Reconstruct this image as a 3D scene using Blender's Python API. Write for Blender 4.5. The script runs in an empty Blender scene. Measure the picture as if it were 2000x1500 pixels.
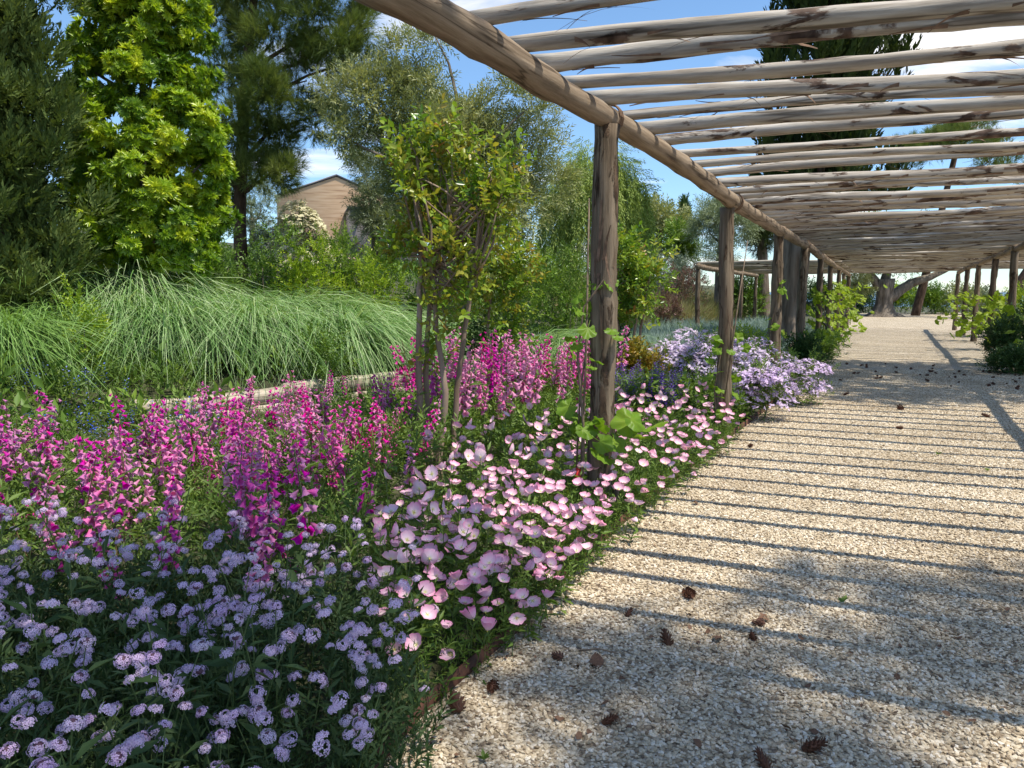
import bpy, math, random
import numpy as np
from mathutils import Vector, Matrix

random.seed(7)
RNG = np.random.default_rng(7)
scene = bpy.context.scene
COL = scene.collection
PI = math.pi

# ------------------------------------------------------------------ camera
H = 1.45                      # eye height
FPX = 1450.0                  # focal length in photo pixels (2000 wide)
PITCH = math.atan(180.0 / FPX)
cam_d = bpy.data.cameras.new("camera")
cam = bpy.data.objects.new("camera", cam_d)
COL.objects.link(cam)
cam.location = (0, 0, H)
cam.rotation_euler = (PI / 2 - PITCH, 0, 0)
cam_d.sensor_width = 36.0
cam_d.lens = 36.0 * FPX / 2000.0
cam_d.clip_start = 0.05
cam_d.clip_end = 60000
scene.camera = cam

# ------------------------------------------------------------------ light
SUN_EL = math.radians(66)
SUN_H = (0.87, -0.49)
SUN = Vector((SUN_H[0] * math.cos(SUN_EL), SUN_H[1] * math.cos(SUN_EL), math.sin(SUN_EL))).normalized()
sd = bpy.data.lights.new("sun", 'SUN')
sd.energy = 4.5
sd.angle = math.radians(0.53)
sd.color = (1.0, 0.93, 0.81)
so = bpy.data.objects.new("sun", sd)
COL.objects.link(so)
so.rotation_euler = SUN.to_track_quat('Z', 'Y').to_euler()
so.location = (20, -12, 40)

world = bpy.data.worlds.new("World")
scene.world = world
world.use_nodes = True
wn = world.node_tree.nodes
wl = world.node_tree.links
wn.clear()
w_out = wn.new('ShaderNodeOutputWorld')
w_bg = wn.new('ShaderNodeBackground')
w_sky = wn.new('ShaderNodeTexSky')
w_sky.sky_type = 'NISHITA'
w_sky.sun_disc = False
w_sky.sun_elevation = SUN_EL
w_sky.sun_rotation = math.atan2(SUN_H[0], SUN_H[1])
w_sky.altitude = 50
w_sky.air_density = 1.0
w_sky.dust_density = 0.1
w_sky.ozone_density = 1.6
w_bg.inputs['Strength'].default_value = 0.15
# thin clouds: noise over the sky plane
tc = wn.new('ShaderNodeTexCoord')
sep = wn.new('ShaderNodeSeparateXYZ')
wl.new(tc.outputs['Generated'], sep.inputs[0])
zc = wn.new('ShaderNodeMath'); zc.operation = 'MAXIMUM'; zc.inputs[1].default_value = 0.0
wl.new(sep.outputs['Z'], zc.inputs[0])
za = wn.new('ShaderNodeMath'); za.operation = 'ADD'; za.inputs[1].default_value = 0.12
wl.new(zc.outputs[0], za.inputs[0])
dx = wn.new('ShaderNodeMath'); dx.operation = 'DIVIDE'
dy = wn.new('ShaderNodeMath'); dy.operation = 'DIVIDE'
wl.new(sep.outputs['X'], dx.inputs[0]); wl.new(za.outputs[0], dx.inputs[1])
wl.new(sep.outputs['Y'], dy.inputs[0]); wl.new(za.outputs[0], dy.inputs[1])
cmb = wn.new('ShaderNodeCombineXYZ')
wl.new(dx.outputs[0], cmb.inputs[0]); wl.new(dy.outputs[0], cmb.inputs[1])
mp = wn.new('ShaderNodeMapping')
mp.inputs['Location'].default_value = (1.35, 0.6, 0.0)
mp.inputs['Scale'].default_value = (0.75, 1.15, 1.0)
mp.inputs['Rotation'].default_value = (0, 0, 0.35)
wl.new(cmb.outputs[0], mp.inputs[0])
cn = wn.new('ShaderNodeTexNoise')
cn.inputs['Scale'].default_value = 1.0
cn.inputs['Detail'].default_value = 8
cn.inputs['Roughness'].default_value = 0.55
cn.inputs['Distortion'].default_value = 0.35
wl.new(mp.outputs[0], cn.inputs['Vector'])
cr = wn.new('ShaderNodeValToRGB')
cr.color_ramp.elements[0].position = 0.535
cr.color_ramp.elements[0].color = (0, 0, 0, 1)
cr.color_ramp.elements[1].position = 0.66
cr.color_ramp.elements[1].color = (1, 1, 1, 1)
wl.new(cn.outputs['Fac'], cr.inputs[0])
hs = wn.new('ShaderNodeHueSaturation')
hs.inputs['Saturation'].default_value = 1.14
hs.inputs['Value'].default_value = 0.95
wl.new(w_sky.outputs[0], hs.inputs['Color'])
mx = wn.new('ShaderNodeMix'); mx.data_type = 'RGBA'
cf = wn.new('ShaderNodeMath'); cf.operation = 'MULTIPLY'; cf.inputs[1].default_value = 0.85
wl.new(cr.outputs[0], cf.inputs[0])
wl.new(cf.outputs[0], mx.inputs[0])
hz_r = wn.new('ShaderNodeValToRGB')
hz_r.color_ramp.elements[0].position = 0.0
hz_r.color_ramp.elements[0].color = (0.62, 0.78, 1.0, 1)
hz_r.color_ramp.elements[1].position = 0.30
hz_r.color_ramp.elements[1].color = (1, 1, 1, 1)
wl.new(zc.outputs[0], hz_r.inputs[0])
hz_m = wn.new('ShaderNodeMix'); hz_m.data_type = 'RGBA'; hz_m.blend_type = 'MULTIPLY'; hz_m.inputs[0].default_value = 1.0
wl.new(hs.outputs[0], hz_m.inputs[6]); wl.new(hz_r.outputs[0], hz_m.inputs[7])
wl.new(hz_m.outputs[2], mx.inputs[6])
mx.inputs[7].default_value = (7.2, 6.8, 6.3, 1)
wl.new(mx.outputs[2], w_bg.inputs['Color'])
wl.new(w_bg.outputs[0], w_out.inputs[0])

vs = scene.view_settings
vs.view_transform = 'Standard'
vs.look = 'None'
vs.gamma = 1.0
vs.use_curve_mapping = False
vs.exposure = 0.5
scene.cycles.max_bounces = 6
scene.cycles.diffuse_bounces = 4
scene.cycles.transmission_bounces = 4
scene.cycles.sample_clamp_indirect = 6


# ------------------------------------------------------------------ where things stand
CP, SP = math.cos(PITCH), math.sin(PITCH)


def ray(px, py):
    u = (px - 1000) / FPX
    v = (750 - py) / FPX
    return np.array([u, CP + v * SP, -SP + v * CP])


def gnd(px, py, z=0.0):
    d = ray(px, py)
    t = (z - H) / d[2]
    return np.array([0, 0, H]) + d * t


def at(px, py, Y):
    d = ray(px, py)
    return np.array([0, 0, H]) + d * (Y / d[1])


AX = np.array([0.449, 0.8935])        # direction of the pergola walk
RT = np.array([0.8935, -0.449])       # to its right
P2 = np.array([2.16, 7.45])           # second post of the left row


def rowpt(s, off=0.0):
    return P2 + AX * s + RT * off


def leftness(x, y):
    return -((x - P2[0]) * RT[0] + (y - P2[1]) * RT[1])


EDGE = [(-0.95, 0.6), (-0.62, 1.4), (-0.45, 2.0), (-0.3, 2.42), (0.06, 3.1), (0.22, 3.55), (0.88, 4.89), (1.5, 6.05), (2.12, 7.2),
        (3.0, 8.8), (3.95, 10.6), (5.6, 13.9), (7.3, 17.3), (9.0, 20.7), (11.0, 24.7)]


def sm(a, b, x):
    t = np.clip((x - a) / (b - a), 0, 1)
    return t * t * (3 - 2 * t)


def logline(y):
    return np.interp(y, [5.0, 7.6, 10.4, 12.5], [6.1, 5.35, 4.5, 4.9])


def height(x, y):
    x = np.asarray(x, float); y = np.asarray(y, float)
    p = leftness(x, y)
    h = -0.05 + 0.08 * sm(-0.15, 0.25, p)
    p0 = logline(y)
    h = h + 0.30 * sm(p0 + .12, p0 + .4, p)
    h = h + 1.25 * sm(p0 + .3, p0 + 6.6, p) + 0.10 * np.maximum(p - 10, 0)
    h = h + 0.03 * np.sin(x * 1.7 + y * 0.6) * sm(0.3, 1.0, p)
    h = h - 26 * sm(75, 125, y) - 20 * sm(55, 95, x)
    return h


# ------------------------------------------------------------------ materials
def nmat(name):
    m = bpy.data.materials.new(name)
    m.use_nodes = True
    nt = m.node_tree
    nt.nodes.clear()
    out = nt.nodes.new('ShaderNodeOutputMaterial')
    return m, nt, out


def ramp(nt, stops):
    r = nt.nodes.new('ShaderNodeValToRGB')
    el = r.color_ramp.elements
    while len(el) < len(stops):
        el.new(0.5)
    for e, (p, c) in zip(el, stops):
        e.position = p
        e.color = (c[0], c[1], c[2], 1)
    return r


def leaf_mat(name, cols, rough=0.5, trans=0.35, spec=0.35, noise=0.0):
    """foliage: colour from a per leaf random value, part of the light goes through the leaf"""
    m, nt, out = nmat(name)
    a = nt.nodes.new('ShaderNodeAttribute'); a.attribute_name = 'rnd'
    n = len(cols)
    r = ramp(nt, [(i / max(n - 1, 1), c) for i, c in enumerate(cols)])
    oi = nt.nodes.new('ShaderNodeObjectInfo')
    ad = nt.nodes.new('ShaderNodeMath'); ad.operation = 'MULTIPLY_ADD'
    ad.inputs[1].default_value = 0.2
    ms = nt.nodes.new('ShaderNodeMath'); ms.operation = 'SUBTRACT'; ms.inputs[1].default_value = 0.1
    nt.links.new(a.outputs['Fac'], ms.inputs[0])
    nt.links.new(oi.outputs['Random'], ad.inputs[0]); nt.links.new(ms.outputs[0], ad.inputs[2])
    nt.links.new(ad.outputs[0], r.inputs[0])
    b = nt.nodes.new('ShaderNodeBsdfPrincipled')
    b.inputs['Roughness'].default_value = rough
    b.inputs['Specular IOR Level'].default_value = spec
    nt.links.new(r.outputs[0], b.inputs['Base Color'])
    if trans > 0:
        t = nt.nodes.new('ShaderNodeBsdfTranslucent')
        g = nt.nodes.new('ShaderNodeMix'); g.data_type = 'RGBA'; g.blend_type = 'MULTIPLY'
        g.inputs[0].default_value = 1.0
        nt.links.new(r.outputs[0], g.inputs[6])
        g.inputs[7].default_value = (1.25, 1.2, 0.6, 1)
        nt.links.new(g.outputs[2], t.inputs['Color'])
        mixs = nt.nodes.new('ShaderNodeMixShader'); mixs.inputs[0].default_value = trans
        nt.links.new(b.outputs[0], mixs.inputs[1]); nt.links.new(t.outputs[0], mixs.inputs[2])
        nt.links.new(mixs.outputs[0], out.inputs[0])
    else:
        nt.links.new(b.outputs[0], out.inputs[0])
    return m


def petal_mat(name, stops, trans=0.35, rough=0.6):
    m, nt, out = nmat(name)
    a = nt.nodes.new('ShaderNodeAttribute'); a.attribute_name = 'rnd'
    r = ramp(nt, stops)
    nt.links.new(a.outputs['Fac'], r.inputs[0])
    oi = nt.nodes.new('ShaderNodeObjectInfo')
    hsv = nt.nodes.new('ShaderNodeHueSaturation')
    mr = nt.nodes.new('ShaderNodeMapRange'); mr.inputs[3].default_value = 0.7; mr.inputs[4].default_value = 1.3
    nt.links.new(oi.outputs['Random'], mr.inputs[0])
    nt.links.new(mr.outputs[0], hsv.inputs['Saturation'])
    nt.links.new(r.outputs[0], hsv.inputs['Color'])
    b = nt.nodes.new('ShaderNodeBsdfPrincipled')
    b.inputs['Roughness'].default_value = rough
    b.inputs['Specular IOR Level'].default_value = 0.15
    nt.links.new(hsv.outputs[0], b.inputs['Base Color'])
    t = nt.nodes.new('ShaderNodeBsdfTranslucent')
    nt.links.new(hsv.outputs[0], t.inputs['Color'])
    mixs = nt.nodes.new('ShaderNodeMixShader'); mixs.inputs[0].default_value = trans
    nt.links.new(b.outputs[0], mixs.inputs[1]); nt.links.new(t.outputs[0], mixs.inputs[2])
    nt.links.new(mixs.outputs[0], out.inputs[0])
    return m


def wood_mat(name, axis, cols, bark, bark_amt=0.55, scale=1.0, bump=0.5):
    """weathered round wood: grain stretched along the log, patches of bark left on"""
    m, nt, out = nmat(name)
    N, L = nt.nodes, nt.links
    tcn = N.new('ShaderNodeTexCoord')
    oi = N.new('ShaderNodeObjectInfo')
    mul = N.new('ShaderNodeVectorMath'); mul.operation = 'SCALE'
    cb = N.new('ShaderNodeCombineXYZ')
    for i in range(3):
        L.new(oi.outputs['Random'], cb.inputs[i])
    L.new(cb.outputs[0], mul.inputs[0]); mul.inputs['Scale'].default_value = 37.0
    add = N.new('ShaderNodeVectorMath'); add.operation = 'ADD'
    L.new(tcn.outputs['Object'], add.inputs[0]); L.new(mul.outputs[0], add.inputs[1])
    sc = [26.0, 26.0, 26.0]; sc[axis] = 1.6
    mp1 = N.new('ShaderNodeMapping'); mp1.inputs['Scale'].default_value = [v * scale for v in sc]
    L.new(add.outputs[0], mp1.inputs[0])
    n1 = N.new('ShaderNodeTexNoise'); n1.inputs['Scale'].default_value = 1.0; n1.inputs['Detail'].default_value = 6
    n1.inputs['Roughness'].default_value = 0.65
    L.new(mp1.outputs[0], n1.inputs['Vector'])
    r1 = ramp(nt, [(0.28, cols[0]), (0.5, cols[1]), (0.72, cols[2])])
    L.new(n1.outputs['Fac'], r1.inputs[0])
    sc2 = [9.0, 9.0, 9.0]; sc2[axis] = 1.9
    mp2 = N.new('ShaderNodeMapping'); mp2.inputs['Scale'].default_value = sc2
    L.new(add.outputs[0], mp2.inputs[0])
    n2 = N.new('ShaderNodeTexNoise'); n2.inputs['Scale'].default_value = 1.0; n2.inputs['Detail'].default_value = 8; n2.inputs['Roughness'].default_value = 0.62
    n2.inputs['Distortion'].default_value = 0.6
    L.new(mp2.outputs[0], n2.inputs['Vector'])
    r2 = ramp(nt, [(bark_amt, (0, 0, 0)), (bark_amt + 0.035, (1, 1, 1))])
    L.new(n2.outputs['Fac'], r2.inputs[0])
    n3 = N.new('ShaderNodeTexNoise'); n3.inputs['Scale'].default_value = 14; n3.inputs['Detail'].default_value = 4
    L.new(add.outputs[0], n3.inputs['Vector'])
    r3 = ramp(nt, [(0.35, bark[0]), (0.65, bark[1])])
    L.new(n3.outputs['Fac'], r3.inputs[0])
    mixc = N.new('ShaderNodeMix'); mixc.data_type = 'RGBA'
    L.new(r2.outputs[0], mixc.inputs[0]); L.new(r1.outputs[0], mixc.inputs[6]); L.new(r3.outputs[0], mixc.inputs[7])
    # long drying cracks
    sc4 = [9.0, 9.0, 9.0]; sc4[axis] = 0.35
    mp4 = N.new('ShaderNodeMapping'); mp4.inputs['Scale'].default_value = sc4
    L.new(add.outputs[0], mp4.inputs[0])
    n4 = N.new('ShaderNodeTexNoise'); n4.inputs['Scale'].default_value = 1.0; n4.inputs['Detail'].default_value = 3
    L.new(mp4.outputs[0], n4.inputs['Vector'])
    r4 = ramp(nt, [(0.478, (1, 1, 1)), (0.5, (0.16, 0.14, 0.12)), (0.522, (1, 1, 1))])
    L.new(n4.outputs['Fac'], r4.inputs[0])
    mc = N.new('ShaderNodeMix'); mc.data_type = 'RGBA'; mc.blend_type = 'MULTIPLY'; mc.inputs[0].default_value = 0.8
    L.new(mixc.outputs[2], mc.inputs[6]); L.new(r4.outputs[0], mc.inputs[7])
    b = N.new('ShaderNodeBsdfPrincipled')
    b.inputs['Roughness'].default_value = 0.85
    b.inputs['Specular IOR Level'].default_value = 0.2
    L.new(mc.outputs[2], b.inputs['Base Color'])
    hsum = N.new('ShaderNodeMath'); hsum.operation = 'ADD'
    L.new(n1.outputs['Fac'], hsum.inputs[0]); L.new(r2.outputs[0], hsum.inputs[1])
    bm = N.new('ShaderNodeBump'); bm.inputs['Strength'].default_value = bump; bm.inputs['Distance'].default_value = 0.012
    L.new(hsum.outputs[0], bm.inputs['Height'])
    L.new(bm.outputs[0], b.inputs['Normal'])
    L.new(b.outputs[0], out.inputs[0])
    return m


def bark_mat(name, c1, c2, scale=9, stretch=0.25, bump=0.8):
    m, nt, out = nmat(name)
    N, L = nt.nodes, nt.links
    tcn = N.new('ShaderNodeTexCoord')
    mp1 = N.new('ShaderNodeMapping'); mp1.inputs['Scale'].default_value = (scale, scale, scale * stretch)
    L.new(tcn.outputs['Object'], mp1.inputs[0])
    n1 = N.new('ShaderNodeTexNoise'); n1.inputs['Scale'].default_value = 1; n1.inputs['Detail'].default_value = 7
    n1.inputs['Distortion'].default_value = 0.5
    L.new(mp1.outputs[0], n1.inputs['Vector'])
    r = ramp(nt, [(0.3, c1), (0.68, c2)])
    L.new(n1.outputs['Fac'], r.inputs[0])
    b = N.new('ShaderNodeBsdfPrincipled'); b.inputs['Roughness'].default_value = 0.9
    b.inputs['Specular IOR Level'].default_value = 0.15
    L.new(r.outputs[0], b.inputs['Base Color'])
    bm = N.new('ShaderNodeBump'); bm.inputs['Strength'].default_value = bump; bm.inputs['Distance'].default_value = 0.03
    L.new(n1.outputs['Fac'], bm.inputs['Height']); L.new(bm.outputs[0], b.inputs['Normal'])
    L.new(b.outputs[0], out.inputs[0])
    return m


def plain(name, col, rough=0.6, metal=0.0, var=0.0, scale=8, bump=0.0):
    m, nt, out = nmat(name)
    N, L = nt.nodes, nt.links
    b = N.new('ShaderNodeBsdfPrincipled')
    b.inputs['Roughness'].default_value = rough
    b.inputs['Metallic'].default_value = metal
    tcn = N.new('ShaderNodeTexCoord')
    n1 = N.new('ShaderNodeTexNoise'); n1.inputs['Scale'].default_value = scale; n1.inputs['Detail'].default_value = 5
    L.new(tcn.outputs['Object'], n1.inputs['Vector'])
    lo = [max(0, c * (1 - var)) for c in col]; hi = [c * (1 + var) for c in col]
    r = ramp(nt, [(0.3, lo), (0.7, hi)])
    L.new(n1.outputs['Fac'], r.inputs[0]); L.new(r.outputs[0], b.inputs['Base Color'])
    if bump > 0:
        bm = N.new('ShaderNodeBump'); bm.inputs['Strength'].default_value = bump; bm.inputs['Distance'].default_value = 0.02
        L.new(n1.outputs['Fac'], bm.inputs['Height']); L.new(bm.outputs[0], b.inputs['Normal'])
    L.new(b.outputs[0], out.inputs[0])
    return m


def gravel_mat():
    m, nt, out = nmat('gravel_material')
    N, L = nt.nodes, nt.links
    tcn = N.new('ShaderNodeTexCoord')
    v = N.new('ShaderNodeTexVoronoi'); v.inputs['Scale'].default_value = 55; v.inputs['Randomness'].default_value = 1
    L.new(tcn.outputs['Object'], v.inputs['Vector'])
    sepc = N.new('ShaderNodeSeparateColor')
    L.new(v.outputs['Color'], sepc.inputs[0])
    r = ramp(nt, [(0.0, (0.22, 0.17, 0.125)), (0.25, (0.46, 0.38, 0.27)), (0.55, (0.59, 0.51, 0.385)), (0.8, (0.67, 0.60, 0.475)), (1.0, (0.77, 0.72, 0.63))])
    L.new(sepc.outputs[0], r.inputs[0])
    rd = ramp(nt, [(0.0, (1, 1, 1)), (0.55, (0.9, 0.9, 0.9)), (0.85, (0.45, 0.42, 0.4))])
    L.new(v.outputs['Distance'], rd.inputs[0])
    mc = N.new('ShaderNodeMix'); mc.data_type = 'RGBA'; mc.blend_type = 'MULTIPLY'; mc.inputs[0].default_value = 0.8
    L.new(r.outputs[0], mc.inputs[6]); L.new(rd.outputs[0], mc.inputs[7])
    n1 = N.new('ShaderNodeTexNoise'); n1.inputs['Scale'].default_value = 1.1; n1.inputs['Detail'].default_value = 5
    L.new(tcn.outputs['Object'], n1.inputs['Vector'])
    rn = ramp(nt, [(0.3, (0.86, 0.82, 0.76)), (0.7, (1.08, 1.06, 1.02))])
    L.new(n1.outputs['Fac'], rn.inputs[0])
    mc2 = N.new('ShaderNodeMix'); mc2.data_type = 'RGBA'; mc2.blend_type = 'MULTIPLY'; mc2.inputs[0].default_value = 1
    L.new(mc.outputs[2], mc2.inputs[6]); L.new(rn.outputs[0], mc2.inputs[7])
    b = N.new('ShaderNodeBsdfPrincipled'); b.inputs['Roughness'].default_value = 0.9
    b.inputs['Specular IOR Level'].default_value = 0.2
    L.new(mc2.outputs[2], b.inputs['Base Color'])
    inv = N.new('ShaderNodeMath'); inv.operation = 'SUBTRACT'; inv.inputs[0].default_value = 1
    L.new(v.outputs['Distance'], inv.inputs[1])
    ad = N.new('ShaderNodeMath'); ad.operation = 'ADD'
    L.new(inv.outputs[0], ad.inputs[0]); L.new(sepc.outputs[1], ad.inputs[1])
    bm = N.new('ShaderNodeBump'); bm.inputs['Strength'].default_value = 0.9; bm.inputs['Distance'].default_value = 0.012
    L.new(ad.outputs[0], bm.inputs['Height']); L.new(bm.outputs[0], b.inputs['Normal'])
    L.new(b.outputs[0], out.inputs[0])
    return m


def stone_mat():
    m, nt, out = nmat('stone_material')
    N, L = nt.nodes, nt.links
    oi = N.new('ShaderNodeObjectInfo')
    r = ramp(nt, [(0.0, (0.16, 0.12, 0.09)), (0.08, (0.30, 0.24, 0.17)), (0.3, (0.50, 0.42, 0.305)), (0.6, (0.62, 0.545, 0.42)), (0.85, (0.71, 0.645, 0.53)), (1.0, (0.80, 0.76, 0.69))])
    L.new(oi.outputs['Random'], r.inputs[0])
    tcn = N.new('ShaderNodeTexCoord')
    n1 = N.new('ShaderNodeTexNoise'); n1.inputs['Scale'].default_value = 2.2; n1.inputs['Detail'].default_value = 4
    L.new(tcn.outputs['Object'], n1.inputs['Vector'])
    rn = ramp(nt, [(0.3, (0.8, 0.77, 0.72)), (0.7, (1.1, 1.08, 1.05))])
    L.new(n1.outputs['Fac'], rn.inputs[0])
    mc = N.new('ShaderNodeMix'); mc.data_type = 'RGBA'; mc.blend_type = 'MULTIPLY'; mc.inputs[0].default_value = 1
    L.new(r.outputs[0], mc.inputs[6]); L.new(rn.outputs[0], mc.inputs[7])
    gp = N.new('ShaderNodeNewGeometry')
    n2 = N.new('ShaderNodeTexNoise'); n2.inputs['Scale'].default_value = 0.9; n2.inputs['Detail'].default_value = 5
    L.new(gp.outputs['Position'], n2.inputs['Vector'])
    rw = ramp(nt, [(0.32, (0.80, 0.765, 0.71)), (0.62, (1.04, 1.03, 1.0))])
    L.new(n2.outputs['Fac'], rw.inputs[0])
    mw = N.new('ShaderNodeMix'); mw.data_type = 'RGBA'; mw.blend_type = 'MULTIPLY'; mw.inputs[0].default_value = 1
    L.new(mc.outputs[2], mw.inputs[6]); L.new(rw.outputs[0], mw.inputs[7])
    b = N.new('ShaderNodeBsdfPrincipled'); b.inputs['Roughness'].default_value = 0.85
    b.inputs['Specular IOR Level'].default_value = 0.25
    L.new(mw.outputs[2], b.inputs['Base Color'])
    L.new(b.outputs[0], out.inputs[0])
    return m


M = {}
M['gravel'] = gravel_mat()
M['stone'] = stone_mat()
M['soil'] = plain('soil', (0.06, 0.064, 0.028), 0.95, 0, 0.5, 1.5, 0.6)
M['rafter'] = wood_mat('rafter_wood', 0, [(0.19, 0.155, 0.12), (0.41, 0.36, 0.295), (0.58, 0.54, 0.475)], [(0.05, 0.03, 0.02), (0.17, 0.115, 0.085)], 0.572)
M['beam'] = wood_mat('beam_wood', 0, [(0.12, 0.085, 0.055), (0.25, 0.19, 0.13), (0.37, 0.295, 0.215)], [(0.12, 0.075, 0.045), (0.27, 0.19, 0.13)], 0.62)
M['post'] = wood_mat('post_wood', 2, [(0.065, 0.045, 0.03), (0.165, 0.125, 0.085), (0.29, 0.23, 0.165)], [(0.05, 0.03, 0.018), (0.15, 0.10, 0.065)], 0.57, bump=0.9)
M['dark_post'] = wood_mat('dark_post_wood', 2, [(0.07, 0.05, 0.035), (0.13, 0.10, 0.075), (0.2, 0.16, 0.12)], [(0.05, 0.03, 0.02), (0.11, 0.07, 0.05)], 0.6)
M['log'] = wood_mat('log_wood', 0, [(0.26, 0.215, 0.16), (0.45, 0.385, 0.30), (0.58, 0.52, 0.43)], [(0.1, 0.06, 0.04), (0.2, 0.14, 0.09)], 0.64)
M['strip'] = plain('bark_shreds', (0.16, 0.10, 0.065), 0.9, 0, 0.5, 20)
M['steel'] = plain('rusty_steel', (0.10, 0.04, 0.022), 0.85, 0.1, 0.55, 14, 0.2)
M['pipe'] = plain('black_plastic', (0.012, 0.012, 0.013), 0.4)
M['red'] = plain('red_plastic', (0.55, 0.02, 0.015), 0.4)
M['cane'] = plain('cane', (0.16, 0.115, 0.075), 0.7, 0, 0.4, 30)
M['cone'] = plain('cone_scales', (0.10, 0.038, 0.018), 0.7, 0, 0.6, 30)
M['dryleaf'] = plain('dry_leaf', (0.14, 0.07, 0.035), 0.7, 0, 0.5, 20)
M['bark_pine'] = bark_mat('pine_bark', (0.035, 0.022, 0.016), (0.13, 0.085, 0.06), 8, 0.3)
M['bark_grey'] = bark_mat('grey_bark', (0.085, 0.062, 0.045), (0.27, 0.215, 0.165), 10, 0.12, 1.0)
M['bark_myrtle'] = bark_mat('smooth_bark', (0.17, 0.115, 0.08), (0.33, 0.25, 0.19), 14, 0.15, 0.3)
M['bark_olive'] = bark_mat('olive_bark', (0.08, 0.065, 0.05), (0.22, 0.185, 0.15), 9, 0.25, 0.9)
M['stem'] = leaf_mat('green_stem', [(0.07, 0.12, 0.03), (0.11, 0.15, 0.05)], 0.6, 0.0)
M['stem_red'] = leaf_mat('red_stem', [(0.10, 0.055, 0.03), (0.13, 0.09, 0.04)], 0.6, 0.0)
M['cypress'] = leaf_mat('cypress_leaf', [(0.022, 0.038, 0.010), (0.041, 0.066, 0.016), (0.069, 0.096, 0.025)], 0.75, 0.15, 0.15)
M['leyland'] = leaf_mat('conifer_leaf', [(0.057, 0.085, 0.021), (0.101, 0.145, 0.038), (0.172, 0.222, 0.064)], 0.75, 0.2, 0.15)
M['laurel'] = leaf_mat('laurel_leaf', [(0.086, 0.189, 0.017), (0.308, 0.454, 0.026), (0.580, 0.625, 0.037)], 0.35, 0.35, 0.5)
M['pine'] = leaf_mat('pine_needle', [(0.067, 0.110, 0.031), (0.132, 0.187, 0.048), (0.265, 0.307, 0.077)], 0.6, 0.2, 0.2)
M['olive'] = leaf_mat('olive_leaf', [(0.143, 0.184, 0.072), (0.273, 0.306, 0.123), (0.543, 0.539, 0.266)], 0.5, 0.25, 0.35)
M['olive_grey'] = leaf_mat('grey_olive_leaf', [(0.129, 0.175, 0.101), (0.239, 0.294, 0.184), (0.368, 0.423, 0.276)], 0.6, 0.25, 0.25)
M['pepper'] = leaf_mat('pepper_leaf', [(0.125, 0.200, 0.044), (0.240, 0.329, 0.078), (0.422, 0.516, 0.150)], 0.6, 0.3, 0.2)
M['myrtle'] = leaf_mat('myrtle_leaf', [(0.05, 0.12, 0.016), (0.13, 0.25, 0.025), (0.25, 0.36, 0.04), (0.36, 0.34, 0.05), (0.36, 0.19, 0.06)], 0.3, 0.4, 0.5)
M['grass'] = leaf_mat('grass_blade', [(0.102, 0.204, 0.043), (0.204, 0.357, 0.085), (0.374, 0.544, 0.204)], 0.5, 0.3, 0.3)
M['grass2'] = leaf_mat('grey_grass_blade', [(0.048, 0.122, 0.024), (0.155, 0.310, 0.080), (0.322, 0.480, 0.203), (0.535, 0.641, 0.385)], 0.5, 0.25, 0.35)
M['bed'] = leaf_mat('bed_leaf', [(0.051, 0.109, 0.019), (0.128, 0.217, 0.038), (0.255, 0.344, 0.089)], 0.5, 0.35, 0.3)
M['shrub'] = leaf_mat('shrub_leaf', [(0.056, 0.120, 0.019), (0.136, 0.240, 0.035), (0.272, 0.384, 0.056)], 0.45, 0.3, 0.35)
M['shrub_yellow'] = leaf_mat('yellow_shrub_leaf', [(0.135, 0.230, 0.020), (0.270, 0.392, 0.027), (0.486, 0.540, 0.041)], 0.45, 0.35, 0.35)
M['shrub_dark'] = leaf_mat('dark_shrub_leaf', [(0.023, 0.058, 0.016), (0.046, 0.098, 0.026), (0.091, 0.156, 0.046)], 0.5, 0.25, 0.3)
M['shrub_grey'] = leaf_mat('grey_shrub_leaf', [(0.11, 0.15, 0.10), (0.2, 0.25, 0.18), (0.32, 0.37, 0.29)], 0.65, 0.2, 0.2)
M['lavender'] = leaf_mat('lavender_leaf', [(0.130, 0.195, 0.163), (0.247, 0.338, 0.293), (0.416, 0.507, 0.455)], 0.7, 0.2, 0.15)
M['verbleaf'] = leaf_mat('verbena_leaf', [(0.029, 0.058, 0.018), (0.062, 0.110, 0.035), (0.125, 0.177, 0.073)], 0.6, 0.25, 0.2)
M['orange'] = leaf_mat('bronze_leaf', [(0.13, 0.15, 0.02), (0.25, 0.2, 0.02), (0.33, 0.14, 0.03)], 0.4, 0.35, 0.35)
M['redplant'] = leaf_mat('red_leaf', [(0.10, 0.10, 0.05), (0.19, 0.10, 0.09), (0.28, 0.20, 0.20)], 0.6, 0.25, 0.2)
M['straw'] = leaf_mat('straw_grass', [(0.16, 0.2, 0.06), (0.32, 0.29, 0.14), (0.45, 0.38, 0.22)], 0.6, 0.3, 0.2)
M['vine'] = leaf_mat('vine_leaf', [(0.065, 0.151, 0.013), (0.162, 0.292, 0.022), (0.281, 0.389, 0.043)], 0.45, 0.45, 0.3)
M['vine_far'] = leaf_mat('young_vine_leaf', [(0.12, 0.2, 0.015), (0.24, 0.35, 0.02), (0.40, 0.46, 0.035)], 0.45, 0.45, 0.3)
M['primrose'] = petal_mat('primrose_petal', trans=.22, stops=[(0.0, (0.62, 0.66, 0.16)), (0.2, (0.84, 0.78, 0.62)), (0.34, (0.88, 0.68, 0.74)), (0.75, (0.86, 0.54, 0.66)), (1.0, (0.84, 0.40, 0.56))])
M['yellow'] = plain('stamens', (0.62, 0.58, 0.10), 0.6)
M['bell'] = petal_mat('penstemon_bell', [(0.0, (0.78, 0.28, 0.34)), (0.3, (0.76, 0.14, 0.40)), (0.85, (0.78, 0.18, 0.50)), (1.0, (0.88, 0.42, 0.66))])
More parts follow.
